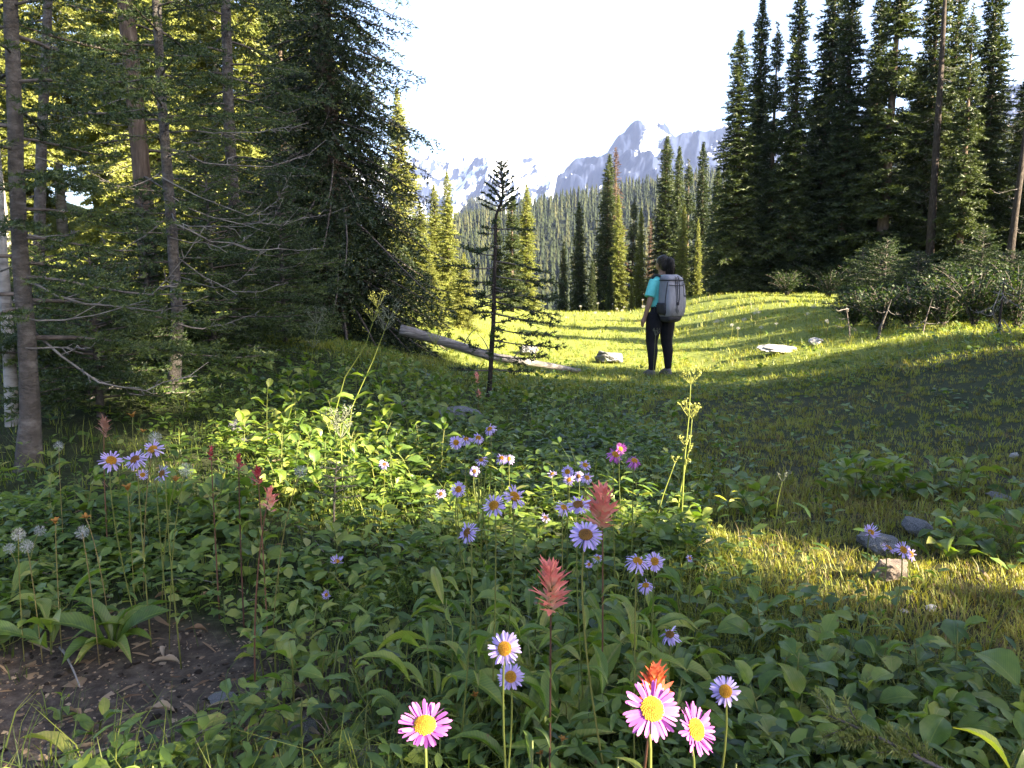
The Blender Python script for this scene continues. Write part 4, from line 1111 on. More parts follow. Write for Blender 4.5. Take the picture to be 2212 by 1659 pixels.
# ------------------------------------------------------------------ grass and ground cover (nobody could count these)
def blade_template(rng, n, spread, lean):
    V = []; T = []
    for i in range(n):
        a = rng.uniform(0, 6.28); r = spread * math.sqrt(rng.random()); h = rng.uniform(.55, 1.1); w = rng.uniform(.7, 1.2)
        d = np.array([math.cos(a), math.sin(a), 0]); k = lean * rng.uniform(.3, 1.3)
        s = np.array([-d[1], d[0], 0]) * w * .5
        o = np.array([r * math.cos(a + 1), r * math.sin(a + 1), -.05])
        m = o + d * k * .35 * h + np.array([0, 0, .55 * h]); e = o + d * k * h + np.array([0, 0, h * (1 - .35 * k)])
        b = len(V)
        V += [(o, s), (o, -s), (m, s * .8), (m, -s * .8), (e, s * 0)]
        T += [(b, b + 1, b + 3), (b, b + 3, b + 2), (b + 2, b + 3, b + 4)]
    return V, T

def in_turf(x, y):
    """the short brown turf on the right"""
    return ss(.05, .75, x - .10 * y + .25 * lump(x, y, 1.7, 2.)) * (1 - ss(7.5, 10, y)) * (1 - .85 * ss(1.95, 1.75, y + .12 * lump(x, y, 4, 1.)))

def build_grass():
    rng = np.random.default_rng(101)
    mb = MB()
    for (N, y0, y1, n, hs, wk) in [(12000, 1.15, 3.2, 8, 1.0, .0030), (11500, 3.2, 8.0, 8, 1.0, .0045), (11500, 8.0, 17, 6, 1.0, .009), (9500, 17, 34, 5, 1.2, .013)]:
        y = np.exp(rng.uniform(math.log(y0), math.log(y1), N)); x = (rng.random(N) * 2 - 1) * .74 * y
        tf = in_turf(x, y)
        patch = lump(x, y, 1.1, 7.) * .5 + lump(x, y, 3.1, 3.) * .5
        under = ss(-.30, -.55, x / y) * ss(2.6, 3.6, y) * (1 - ss(10, 13, y))      # sparse under the firs on the left
        p = .85 * (1 - .96 * bare(x, y)) * (1 - .75 * under) * (.36 + .45 * patch + .7 * tf)
        p = np.where(y > 8, .95, p)
        k = rng.random(N) < p
        x, y, tf, patch = x[k], y[k], tf[k], patch[k]; n_ = len(x)
        mead = ss(7, 10, y)
        h = (.115 * (1 - tf) + .042 * tf) * (1 + .35 * patch) * rng.uniform(.6, 1.35, n_) * (1 - .3 * mead) * hs
        h = np.where(rng.random(n_) < .05, h * 1.8, h)
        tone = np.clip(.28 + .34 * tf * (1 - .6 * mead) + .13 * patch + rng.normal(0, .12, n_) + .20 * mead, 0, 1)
        z = ground(x, y)
        for q in range(5):
            sel = np.arange(n_) % 5 == q
            if not sel.any(): continue
            tv, tt = blade_template(rng, n, .55, .75)
            base = np.array([a for a, _ in tv]); wid = np.array([b for _, b in tv])
            ns = sel.sum()
            hh = h[sel]
            # widths stay real while heights vary
            yaw = rng.random(ns) * 6.28; c, s_ = np.cos(yaw), np.sin(yaw)
            def rotz(A): return np.stack([A[None, :, 0] * c[:, None] - A[None, :, 1] * s_[:, None], A[None, :, 0] * s_[:, None] + A[None, :, 1] * c[:, None], np.broadcast_to(A[None, :, 2], (ns, len(A)))], -1)
            V = rotz(base) * hh[:, None, None] + rotz(wid) * wk + np.stack([x[sel], y[sel], z[sel]], -1)[:, None, :]
            off = (np.arange(ns) * len(tv))[:, None, None]
            tn = np.clip(tone[sel][:, None] + rng.normal(0, .06, (ns, len(tv))), 0, 1)
            mb.add(V.reshape(-1, 3), (np.array(tt)[None] + off).reshape(-1, 3), None, tn.ravel())
    o = mb.build('grass', M['grass'])
    tag(o, 'green and brown mountain grass covering the meadow and the turf', 'grass', kind='stuff')
build_grass()

LEAF8 = np.array([(0, 0, 0), (-.24, .3, .05), (.24, .3, .05), (0, .3, -.01), (-.27, .62, .03), (.27, .62, .03), (0, .64, -.03), (0, 1, -.12)])
LEAF8T = [(0, 3, 1), (0, 2, 3), (1, 3, 6), (1, 6, 4), (3, 2, 5), (3, 5, 6), (4, 6, 7), (6, 5, 7)]
def rosette(rng, n, lift=.5, narrow=1.0, tall=.6):
    V = []; T = []
    for i in range(n):
        a = i / n * 6.283 + rng.normal(0, .4); t = rng.uniform(-.25, .75) * lift + .1; sc = rng.uniform(.65, 1.15)
        L = LEAF8 * np.array([narrow, 1, 1]) * sc
        R = np.array(Matrix.Rotation(a, 3, 'Z') @ Matrix.Rotation(t, 3, 'X') @ Matrix.Rotation(rng.normal(0, .3), 3, 'Y'))
        z = rng.uniform(.1, 1) * tall
        b = len(V)
        V += list((R @ L.T).T + np.array([0, 0, z]) + R @ np.array([0, .12, 0]))
        T += [(p + b, q + b, r + b) for p, q, r in LEAF8T]
    return np.array(V), T

def build_cover():
    rng = np.random.default_rng(202)
    mb = MB()
    for (N, y0, y1, size, nl) in [(3800, 1.15, 2.6, .040, 6), (7500, 2.4, 9.0, .052, 6), (2600, 9, 17, .055, 5)]:
        y = np.exp(rng.uniform(math.log(y0), math.log(y1), N)); x = (rng.random(N) * 2 - 1) * .74 * y
        tf = in_turf(x, y)
        patch = lump(x, y, 1.4, 5.)
        under = ss(-.34, -.55, x / y) * ss(2.8, 3.6, y)
        p = (1 - bare(x, y)) * (1 - .93 * tf) * (.75 + .5 * patch) * (1 - .6 * under)
        p = np.where(y > 8, .55 + .5 * patch, p)
        k = rng.random(N) < p
        x, y, patch = x[k], y[k], patch[k]; n_ = len(x)
        z = ground(x, y)
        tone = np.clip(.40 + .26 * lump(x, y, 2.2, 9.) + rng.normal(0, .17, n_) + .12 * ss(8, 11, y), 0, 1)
        for q in range(6):
            sel = np.arange(n_) % 6 == q
            ns = sel.sum()
            tv, tt = rosette(rng, nl, .6, [1, 1, .8, 1.15, .55, .45][q], [2.2, 1.2, 3.2, 1.6, 3.6, 2.6][q] if y0 < 8 else 1.2)
            tn = np.clip(tone[sel][:, None] + np.repeat(rng.normal(0, .12, (ns, nl)), 8, axis=1), 0, 1)
            scatter(mb, tv, tt, np.stack([x[sel], y[sel], z[sel]], -1), rng.random(ns) * 6.28, rng.normal(0, .12, ns), rng.normal(0, .12, ns), size * rng.uniform(.65, 1.4, ns), tn)
    o = mb.build('ground_cover', M['cover'])
    tag(o, 'low broad-leaved green herbs covering the ground between the flowers', 'herbs', kind='stuff')
build_cover()

def build_litter():
    rng = np.random.default_rng(303)
    mb = MB()
    # grit, bark crumbs and needles on the bare earth
    N = 6500
    x = rng.uniform(-1.7, .3, N); y = rng.uniform(1.15, 2.7, N)
    k = rng.random(N) < .15 + .85 * bare(x, y); x, y = x[k], y[k]; n_ = len(x)
    tv = np.array([(-1, -1, -.3), (1, -.8, -.3), (.7, 1, -.3), (-.8, .8, -.3), (.1, 0, .7)]); tt = [(0, 1, 4), (1, 2, 4), (2, 3, 4), (3, 0, 4)]
    sc = .0022 * np.exp(rng.normal(0, .65, n_)); sc = np.stack([sc * rng.uniform(.7, 1.8, n_), sc, sc * .6], -1)
    scatter(mb, tv, tt, np.stack([x, y, ground(x, y) + .001], -1), rng.random(n_) * 6.28, rng.normal(0, .2, n_), rng.normal(0, .2, n_), sc, rng.random(n_) * .8 + .1)
    # short dry stalks
    N = 2400
    x = rng.uniform(-2.0, 2.0, N); y = rng.uniform(1.2, 4.2, N)
    k = rng.random(N) < .35 + .65 * bare(x, y); x, y = x[k], y[k]; n_ = len(x)
    tv = np.array([(-.5, 0, 0), (.5, 0, 0), (0, .5, 1.2), (-.5, 1, .3), (.5, 1, .3)]) * np.array([.05, 1, .12]); tt = [(0, 1, 2), (2, 4, 3), (1, 4, 2), (0, 2, 3)]
    sc = .035 * np.exp(rng.normal(0, .5, n_))
    scatter(mb, tv, tt, np.stack([x, y, ground(x, y) + .003], -1), rng.random(n_) * 6.28, rng.normal(0.05, .18, n_), rng.normal(0, .2, n_), sc, rng.random(n_))
    o = mb.build('litter', M['dry'])
    tag(o, 'fine grit, dry needles and stalk bits strewn over the dark earth', 'litter', kind='stuff')
build_litter()

def build_clods():
    rng = np.random.default_rng(305)
    mb = MB(); N = 2600
    x = rng.uniform(-1.9, .5, N); y = rng.uniform(1.1, 2.9, N)
    k = rng.random(N) < .9 * bare(x, y); x, y = x[k], y[k]; n_ = len(x)
    me = rock_mesh(21, 1, .6, .8); tv = np.array([v.co for v in me.vertices]); tt = [tuple(p.vertices) for p in me.polygons]
    sc = .0055 * np.exp(rng.normal(0, .6, n_)); sc = np.stack([sc * rng.uniform(.8, 1.5, n_), sc, sc * .8], -1)
    scatter(mb, tv, tt, np.stack([x, y, ground(x, y) + .001], -1), rng.random(n_) * 6.28, rng.normal(0, .3, n_), rng.normal(0, .3, n_), sc, rng.random(n_))
    m = solid_mat('clod', [(.3, (.018, .014, .011)), (.55, (.044, .034, .027)), (.9, (.10, .08, .066))], 30, .95, .1, .5, 90, use_tone=True)
    o = mb.build('dirt', m); tag(o, 'crumbly dark brown soil crumbs of the bare earth patch', 'dirt', kind='stuff')
build_clods()

def build_heather():
    """the fine-leaved dark green mat left of the coral flower, and mossy tufts on the turf"""
    rng = np.random.default_rng(404)
    segs = []
    for (X, Y, rx, ry, n, h) in [(900, 1290, .17, .16, 420, .085), (1010, 1270, .13, .12, 260, .075), (780, 1330, .12, .1, 160, .07), (1330, 1510, .08, .07, 110, .09), (1845, 1440, .10, .1, 120, .06), (640, 1330, .1, .1, 110, .07), (2120, 1180, .2, .2, 160, .06), (330, 1150, .12, .1, 120, .05)]:
        c = hit(X, Y)
        for i in range(n):
            a = rng.uniform(0, 6.28); r = math.sqrt(rng.random())
            x = c[0] + rx * r * math.cos(a); y = c[1] + ry * r * math.sin(a); z = gz(x, y)
            hh = h * (1.05 - .5 * r * r) * rng.uniform(.7, 1.2)
            segs.append((x, y, z + hh * .25, x + rng.normal(0, .02), y + rng.normal(0, .02), z + hh, .35 + rng.normal(0, .15)))
    V, T, C = expand_needles(segs, rng, 430, .011, .0024, .1, .4)
    o = MB().add(V, T, None, C).build('undergrowth', M['cover'])
    tag(o, 'mats of fine feathery green undergrowth beside the coral flowers', 'undergrowth', kind='stuff')
build_heather()

# ------------------------------------------------------------------ leaf patterns shared by the larger plants
def leaf_mesh(name, W, mat, widest=.45, arch=.14, fold=.12, wave=.03, serr=.05, rows=6, seed=0, tip=1.0):
    rng = np.random.default_rng(seed)
    cols = [-1, -.5, 0, .5, 1]
    V = []; tone = []
    for i in range(rows + 1):
        t = i / rows
        w = W * .5 * max(0.0, (math.sin(math.pi * (t ** (math.log(.5) / math.log(widest)))))) ** (.75 if tip == 1.0 else .55)
        if i == 0: w = W * .06
        if i == rows: w = W * .012
        for c in cols:
            s = 1 + (serr * rng.normal() if abs(c) == 1 else 0)
            V.append((c * w * s, t + (serr * .25 if abs(c) == 1 and 0 < i < rows else 0), arch * math.sin(t * 2.4) * .9 - arch * 1.2 * t ** 3 + fold * abs(c) * w / max(W, .01) * 2 + wave * math.sin(t * 9 + c * 2 + seed) * abs(c)))
            tone.append(.42 + .08 * t + .05 * abs(c))
    Q = []
    for i in range(rows):
        for j in range(4):
            Q.append((i * 5 + j, i * 5 + j + 1, (i + 1) * 5 + j + 1, (i + 1) * 5 + j))
    return MB().add(V, None, Q, tone).mesh(name, M[mat], True)
BROAD = [leaf_mesh('broad_leaf', .62, 'leaf', .42, .14, .16, .03, .06, 6, s) for s in (1, 2, 3)] + [leaf_mesh('broad_leaf', .78, 'leaf', .46, .10, .12, .04, .05, 6, 4)]
LANCE = [leaf_mesh('lance_leaf', .21, 'leaf', .45, .22, .10, .012, .03, 6, s) for s in (5, 6)] + [leaf_mesh('lance_leaf', .27, 'leaf', .55, .18, .10, .015, .03, 6, 7)]
SPOON = [leaf_mesh('spoon_leaf', .32, 'leaf', .66, .16, .10, .012, .02, 6, s, 2.0) for s in (8, 9)]
DRYLEAF = [leaf_mesh('dry_leaf', .26, 'dry', .5, .09, .18, .05, .1, 6, s) for s in (10, 11)]
TRI = [leaf_mesh('toothed_leaf', .5, 'leaf', .38, .10, .14, .03, .12, 6, s) for s in (12, 13)]

def put_leaf(mesh, parent, p, az, pitch, roll, L, name='leaf', wide=1.0):
    o = link(name, mesh, parent, p)
    o.rotation_euler = (Matrix.Rotation(az - math.pi / 2, 3, 'Z') @ Matrix.Rotation(pitch, 3, 'X') @ Matrix.Rotation(roll, 3, 'Y')).to_euler()
    o.scale = (L * wide, L, L)
    return o

def leafy(rng, base, kind, size, label, group=None, n=8, height=.16, name='leafy_plant', lean=None):
    """an upright herb: stem with petioles as one part, each leaf a part"""
    root = thing(name, label, 'plant', base, group)
    st = MB()
    ln = np.array([rng.normal(0, .03), rng.normal(0, .03), 0]) if lean is None else np.array(lean)
    top = np.array([0, 0, height]) + ln
    if kind != 'rosette': addtube(st, bez((0, 0, -.03), (0, 0, height * .6), top, 5), [.0028, .0026, .0022, .0018, .0012], 5, .4)
    for i in range(n):
        if kind == 'rosette':
            q = 0; node = np.array([0, 0, .0]); pitch = rng.uniform(.25, 1.15); pet = .01
        else:
            q = (i + .7) / n; node = bez((0, 0, -.03), (0, 0, height * .6), top, 11)[min(10, int(q * 10))]; pitch = rng.uniform(-.15, .75) + (.35 if q > .85 else 0); pet = size * (.55 - .35 * q)
        az = i * 2.4 + rng.normal(0, .35)
        d = np.array([math.cos(az) * math.cos(pitch * .8), math.sin(az) * math.cos(pitch * .8), math.sin(pitch * .8)])
        e = node + d * pet
        if pet > .011: addtube(st, [node, e], [.0013, .001], 4, .5, cap=False)
        L = size * rng.uniform(.75, 1.2) * (1.0 if q < .85 else .75)
        pool = {'broad': BROAD, 'lance': LANCE, 'spoon': SPOON, 'toothed': TRI, 'rosette': LANCE if i % 3 else SPOON}[kind]
        put_leaf(pool[int(rng.integers(len(pool)))], root, e, az, pitch - .1, rng.normal(0, .3), L)
    if st.v: st.build('stem', M['stem_green'], root)
    return root

rp = np.random.default_rng(55)
def patch_px(rng, boxes, count, kind, size, label, group, n=8, height=(.1, .2), name='leafy_plant', mind=.0):
    done = []
    tries = 0
    while len(done) < count and tries < count * 40:
        tries += 1
        X0, Y0, X1, Y1 = boxes[int(rng.integers(len(boxes)))]
        p = hit(rng.uniform(X0, X1), rng.uniform(Y0, Y1))
        if any(np.hypot(p[0] - a[0], p[1] - a[1]) < mind for a in done): continue
        done.append(p)
        leafy(rng, (p[0], p[1], gz(p[0], p[1])), kind, size * rng.uniform(.8, 1.2), label, group, int(n + rng.integers(-2, 3)), rng.uniform(*height), name)
patch_px(rp, [(1620, 1500, 2060, 1700), (1600, 1440, 1900, 1560)], 46, 'broad', .068, 'broad-leaved green herb in the lush leafy bank at lower right', 'leafy bank at lower right', 8, (.10, .19), mind=.09)
patch_px(rp, [(1980, 1620, 2180, 1760)], 7, 'broad', .085, 'large-leaved herb in the lower right corner', 'large leaves in the lower right corner', 6, (.12, .2), mind=.1)
patch_px(rp, [(1790, 1060, 2110, 1085)], 16, 'broad', .085, 'broad-leaved herb in the long leafy clump on the right turf', 'long leafy clump on the right turf', 9, (.12, .2), mind=.1)
patch_px(rp, [(2030, 1185, 2200, 1215)], 11, 'toothed', .085, 'herb in the leafy clump at the right edge', 'leafy clump at the right edge', 9, (.10, .18), mind=.1)
patch_px(rp, [(400, 1130, 560, 1175)], 12, 'broad', .095, 'dark broad-leaved herb beside the red flowers on the left', 'dark leafy clump beside the red flowers', 9, (.14, .24), mind=.1)
patch_px(rp, [(560, 1010, 900, 1120)], 26, 'broad', .075, 'leafy herb in the bank of leaves left of the asters', 'bank of leaves left of the asters', 9, (.12, .22), mind=.1)
patch_px(rp, [(1330, 1150, 1520, 1230)], 10, 'broad', .055, 'sunlit yellow-green herb at the foot of the tall seed stalks', 'sunlit herbs under the seed stalks', 9, (.08, .16), mind=.08)
patch_px(rp, [(960, 1400, 1500, 1650)], 34, 'lance', .105, 'narrow-leaved aster foliage below the lavender flowers', 'aster foliage in the foreground', 9, (.10, .22), mind=.08)
patch_px(rp, [(520, 1420, 800, 1640)], 20, 'toothed', .055, 'toothed-leaved herb at the right edge of the bare earth', 'toothed herbs beside the bare earth', 8, (.08, .18), mind=.08)
patch_px(rp, [(0, 1330, 140, 1420)], 5, 'spoon', .11, 'long spoon-leaved plant at the left edge above the bare earth', 'spoon-leaved plants at the left edge', 7, (.05, .1), mind=.12)
patch_px(rp, [(560, 1180, 960, 1330)], 16, 'broad', .055, 'small leafy herb left of the feathery mat', 'herbs left of the feathery mat', 8, (.07, .15), mind=.09)
patch_px(rp, [(960, 1180, 1330, 1330)], 24, 'broad', .05, 'small leafy herb among the middle asters', 'small herbs among the middle asters', 8, (.07, .14), mind=.08)
patch_px(rp, [(880, 860, 1240, 960)], 26, 'broad', .085, 'leafy herb in the dark green hollow below the fallen log', 'herbs in the dark hollow below the log', 8, (.1, .18), mind=.14)
patch_px(rp, [(1200, 880, 1560, 1010)], 22, 'broad', .07, 'leafy herb in the shade between the hiker and the asters', 'shaded herbs between hiker and asters', 8, (.08, .14), mind=.14)
patch_px(rp, [(1500, 1095, 1650, 1130)], 5, 'broad', .07, 'low leafy clump right of the tall seed stalks', 'leafy clump right of the seed stalks', 9, (.08, .13), mind=.1)
patch_px(rp, [(1130, 1480, 1600, 1680)], 12, 'rosette', .15, 'aster leaf rosette with long narrow leaves in the foreground', 'leaf rosettes in the foreground', 8, (.05, .1), mind=.12)
patch_px(rp, [(520, 830, 900, 1000)], 40, 'broad', .085, 'tall leafy herb between the left trunks and the fallen log', 'tall herbs between the left trunks and the log', 10, (.2, .38), mind=.16)
patch_px(rp, [(900, 830, 1240, 900)], 24, 'toothed', .09, 'tall toothed herb in front of the fallen log', 'tall toothed herbs before the log', 10, (.16, .32), mind=.16)
patch_px(rp, [(600, 1000, 960, 1100)], 20, 'toothed', .07, 'upright toothed herb in the bank of leaves', 'upright toothed herbs in the leaf bank', 10, (.18, .3), mind=.1)
patch_px(rp, [(90, 1060, 380, 1190)], 16, 'broad', .06, 'shaded leafy herb below the left asters', 'shaded herbs below the left asters', 9, (.12, .22), mind=.1)
for (X, Y, kind, size, n, h, lb, nm) in [(245, 1400, 'rosette', .155, 14, .05, 'large aster rosette with long grey-green leaves at the edge of the bare earth', 'aster_rosette'), (930, 1620, 'lance', .135, 8, .26, 'upright lance-leaved plant behind the pink aster', 'leafy_plant'),
    (200, 1720, 'spoon', .13, 4, .04, 'two big upright spoon leaves at the bottom left edge', 'leafy_plant'), (215, 1590, 'toothed', .05, 7, .07, 'small light green seedling on the bare earth', 'seedling'), (130, 1560, 'toothed', .028, 8, .04, 'tiny bright green seedling near the lit corner of earth', 'seedling'),
    (800, 1290, 'toothed', .045, 2, .10, 'single sprig with two pale toothed leaves in the opening', 'seedling'), (1150, 1740, 'lance', .13, 5, .16, 'sunlit yellow-green leaves at the bottom edge', 'leafy_plant'), (420, 1700, 'toothed', .06, 6, .12, 'toothed sprig at the bottom left of the earth patch', 'seedling')]:
    p = hit(X, Y)
    leafy(rp, (p[0], p[1], gz(p[0], p[1])), kind, size, lb, None, n, h, nm)
for X, Y, d_, sz, n_, lb in [(1150, 1600, .78, .055, 7, 'sunlit narrow leaves rising at the bottom edge between the bright asters'), (1335, 1640, .74, .045, 5, 'sunlit leaf shoot at the bottom edge under the pink-lilac aster'), (1590, 1650, .8, .05, 5, 'lit leaf shoot at the bottom edge right of the magenta aster'), (330, 1655, .95, .06, 5, 'lit leaf shoot at the bottom left edge')]:
    p = at(X, Y, d_); g_ = gz(p[0], p[1])
    leafy(rp, (p[0], p[1], g_), 'lance', sz, lb, None, n_, p[2] - g_, 'leafy_plant', (0, 0, 0))
# the bright leaf that enters at the lower right corner
p = at(2190, 1680, .85)
r = thing('leafy_plant', 'bright sunlit leaf entering at the lower right corner', 'plant', (p[0] + .03, p[1] + .02, gz(p[0], p[1])))
mb = MB(); e = np.array([p[0], p[1], p[2]]) - np.array(r.location); addtube(mb, bez((0, 0, -.02), (0, 0, e[2] * .6), e, 8), np.linspace(.003, .0015, 8), 5, .6); mb.build('stem', M['stem_green'], r)
for az, pt, L in [(2.3, .55, .075), (.4, .3, .07), (4.2, .2, .06)]: put_leaf(LANCE[2], r, e, az, pt, .4, L, wide=1.5)

# dry fallen leaves on the earth
for i, (X, Y, az, L, lb) in enumerate([(285, 1330, -1.2, .085, 'curled dry leaf hanging below the large rosette'), (335, 1300, .3, .08, 'pale dry leaf right of the large rosette'), (355, 1430, 1.9, .06, 'upright split dry leaf on the bare earth'), (330, 1440, .1, .07, 'flat brown dry leaf beside the small seedling'),
        (140, 1545, -.3, .05, 'pale curled dry leaf near the tiny seedling'), (315, 1545, -.15, .075, 'long grey dry leaf in the middle of the earth'), (430, 1300, .9, .05, 'orange-brown dry leaf above the gravelly stone'), (505, 1610, 1.2, .06, 'pointed pale dry leaf at the bottom left'), (60, 1655, .1, .05, 'tan dry leaf in the lit corner of earth'), (400, 1370, .2, .06, 'thin dry leaf beside the gravelly stone')]):
    p = hit(X, Y)
    o = put_leaf(DRYLEAF[i % 2], None, (p[0], p[1], gz(p[0], p[1]) + .012), az, rp.uniform(-.1, .3), rp.normal(0, .5), L, 'dry_leaf')
    tag(o, lb, 'leaf')

# ------------------------------------------------------------------ flowers
def head_frame(o, n, spin=0.0):
    q = Vector(n).to_track_quat('Z', 'Y')
    o.rotation_euler = (q.to_matrix() @ Matrix.Rotation(spin, 3, 'Z')).to_euler()

def petal_shape(L, W, droop, w2=1.0):
    r = [(0.0, .55), (.4, .95), (.78, 1.0), (.95, .55)]
    V = []
    for t, w in r:
        z = -droop * L * t * t
        V += [(-W * .5 * w * w2, t * L, z + .06 * W), (W * .5 * w * w2, t * L, z + .06 * W)]
    V.append((0, L, -droop * L))
    return np.array(V), [(6, 7, 8)], [(0, 1, 3, 2), (2, 3, 5, 4), (4, 5, 7, 6)]
def disc_mesh(rng, r, mat, dome=.55):
    mb = MB(); V = []; T = []
    n = 150
    for i in range(n):
        q = math.sqrt((i + .5) / n); a = i * 2.39996
        V.append((q * r * math.cos(a), q * r * math.sin(a), dome * r * (1 - q * q) + r * .12))
    # small florets as bumps
    tv = np.array([(-1, -1, 0), (1, -1, 0), (1, 1, 0), (-1, 1, 0), (0, 0, 1.6)]) * r * .075
    tt = [(0, 1, 4), (1, 2, 4), (2, 3, 4), (3, 0, 4)]
    P = np.array(V)
    scatter(mb, tv, tt, P, rng.random(n) * 6, np.zeros(n), np.zeros(n), np.ones(n), np.clip(.35 + .5 * (np.hypot(P[:, 0], P[:, 1]) / r) + rng.normal(0, .15, n), 0, 1))
    k = 16; ring = []
    for rr, z in ((1, .05), (.8, .12 + dome * .36), (.4, .12 + dome * .84)):
        for j in range(k): ring.append((rr * r * math.cos(j / k * 6.283), rr * r * math.sin(j / k * 6.283), z * r))
    ring.append((0, 0, r * (dome + .1)))
    Q = [(i * k + j, i * k + (j + 1) % k, (i + 1) * k + (j + 1) % k, (i + 1) * k + j) for i in range(2) for j in range(k)]
    Tt = [(2 * k + j, 2 * k + (j + 1) % k, 3 * k) for j in range(k)]
    mb.add(ring, Tt, Q, .3)
    return mb.mesh('disc', M[mat])
rf = np.random.default_rng(66)
DISC = {'disc': disc_mesh(rf, 1.0, 'disc'), 'disc_brown': disc_mesh(rf, 1.0, 'disc_brown')}
def petals_mesh(rng, n, droop, mat, jitter=.2, miss=0.0):
    mb = MB()
    for layer in range(2):
        for i in range(n // 2):
            if rng.random() < miss: continue
            a = (i + layer * .5) / (n // 2) * 6.283 + rng.normal(0, .06)
            L = rng.uniform(.46, .70); V, T, Q = petal_shape(L, rng.uniform(.10, .15), droop + rng.normal(0, jitter))
            V = V + np.array([0, .33, 0])
            V = V @ np.array(Matrix.Rotation(rng.normal(0, .35), 3, 'Y')).T
            R = np.array(Matrix.Rotation(a, 3, 'Z') @ Matrix.Rotation(rng.normal(.05 - .1 * layer, jitter), 3, 'X'))
            mb.add((R @ V.T).T, T, Q, np.clip(.5 + rng.normal(0, .22) + np.linspace(-.1, .15, len(V)), 0, 1))
    return mb.mesh('petals', M[mat])
PET = {(d, m): [petals_mesh(rf, n, dr, m, miss=ms) for n, ms in ((46, .03), (40, .12), (36, .05), (44, .2))] for d, dr in (('flat', .12), ('droop', .75), ('up', -.75)) for m in ('petal', 'petal_sunlit')}
PETAL1 = {}
for m in ('petal', 'petal_sunlit'):
    PETAL1[m] = []
    for k in range(4):
        V, T, Q = petal_shape(.62, .14, rf.uniform(-.05, .3)); PETAL1[m].append(MB().add(V, T, Q, np.clip(.5 + rf.normal(0, .2) + np.linspace(-.15, .2, len(V)), 0, 1)).mesh('petal', M[m]))
mbc = MB(); loft_r = [(0, 0, -.34, .08, .08), (0, 0, -.28, .22, .22), (0, 0, -.1, .36, .36), (0, 0, .06, .37, .37)]
loft(mbc, loft_r); CALYX = mbc.mesh('calyx', M['stem_green'], True)

def ray_place(X, Y, r, Rf, lo, hi):
    """a point on the picture ray at the distance the flower's size tells, kept at a real height over the ground"""
    d = FPX * Rf / (r * S)
    for _ in range(60):
        p = at(X, Y, d)
        h = p[2] - gz(p[0], p[1])
        if h < lo: d *= .97
        elif h > hi: d *= 1.02
        else: break
    return p, d

def aster(X, Y, r, label, group, face='flat', color='petal', disc='disc', n=None, hero=False, Rf=.0225, lo=.14, hi=.52, lean=None, name='aster_flower'):
    p, d = ray_place(X, Y, r, Rf, lo, hi)
    R = r * S / FPX * d
    g = gz(p[0], p[1])
    bx, by = (rf.normal(0, .03), rf.uniform(-.02, .05)) if lean is None else lean
    bz = gz(p[0] + bx, p[1] + by)
    root = thing(name, label, 'flower', (p[0] + bx, p[1] + by, bz), group)
    c = p - np.array(root.location)
    nrm = unit(np.array(n if n is not None else (rf.normal(.12, .42), -.7 + rf.normal(0, .22), rf.uniform(.25, 1.0))))
    st = MB()
    under = c - nrm * R * .3
    addtube(st, bez((0, 0, -.02), (under + np.array([-bx, -by, 0]) * .4) * np.array([1, 1, .75]), under, 10), np.linspace(.0019, .0013, 10) * (1.2 if hero else 1), 6, .45)
    st.build('stem', M['stem_green'], root)
    zz = c[2]
    for k in range(int(rf.integers(2, 5))):
        q = rf.uniform(.1, .7); put_leaf(LANCE[int(rf.integers(3))], root, c * np.array([q * q, q * q, q * .95]), rf.uniform(0, 6.28), rf.uniform(.2, .9), 0, rf.uniform(.035, .065) * (1.1 - q * .5))
    cal = link('calyx', CALYX, root, c); cal.scale = (R,) * 3; head_frame(cal, nrm)
    ds = link('disc', DISC[disc], root, c); ds.scale = (R * .40, R * .40, R * .40); head_frame(ds, nrm, rf.uniform(0, 6))
    if hero:
        dr = {'flat': .1, 'droop': .6, 'up': -.6}[face]
        q0 = Vector(nrm).to_track_quat('Z', 'Y').to_matrix()
        N = 38
        for i in range(N):
            a = i / N * 6.283 + rf.normal(0, .04)
            o = link('petal', PETAL1[color][i % 4], root)
            Rm = q0 @ Matrix.Rotation(a, 3, 'Z') @ Matrix.Rotation(-dr * .5 + rf.normal(0, .2), 3, 'X') @ Matrix.Rotation(rf.normal(0, .4), 3, 'Y')
            off = q0 @ Matrix.Rotation(a, 3, 'Z') @ Vector((0, .34 * R, (.02 if i % 2 else -.03) * R))
            o.location = Vector(c) + off; o.rotation_euler = Rm.to_euler()
            s_ = R * rf.uniform(.85, 1.12); o.scale = (s_ * rf.uniform(.8, 1.15), s_, s_)
    else:
        pt = link('petals', PET[(face, color)][int(rf.integers(4))], root, c); pt.scale = (R,) * 3; head_frame(pt, nrm, rf.uniform(0, 6))
        pt['kind'] = 'stuff'
    return root

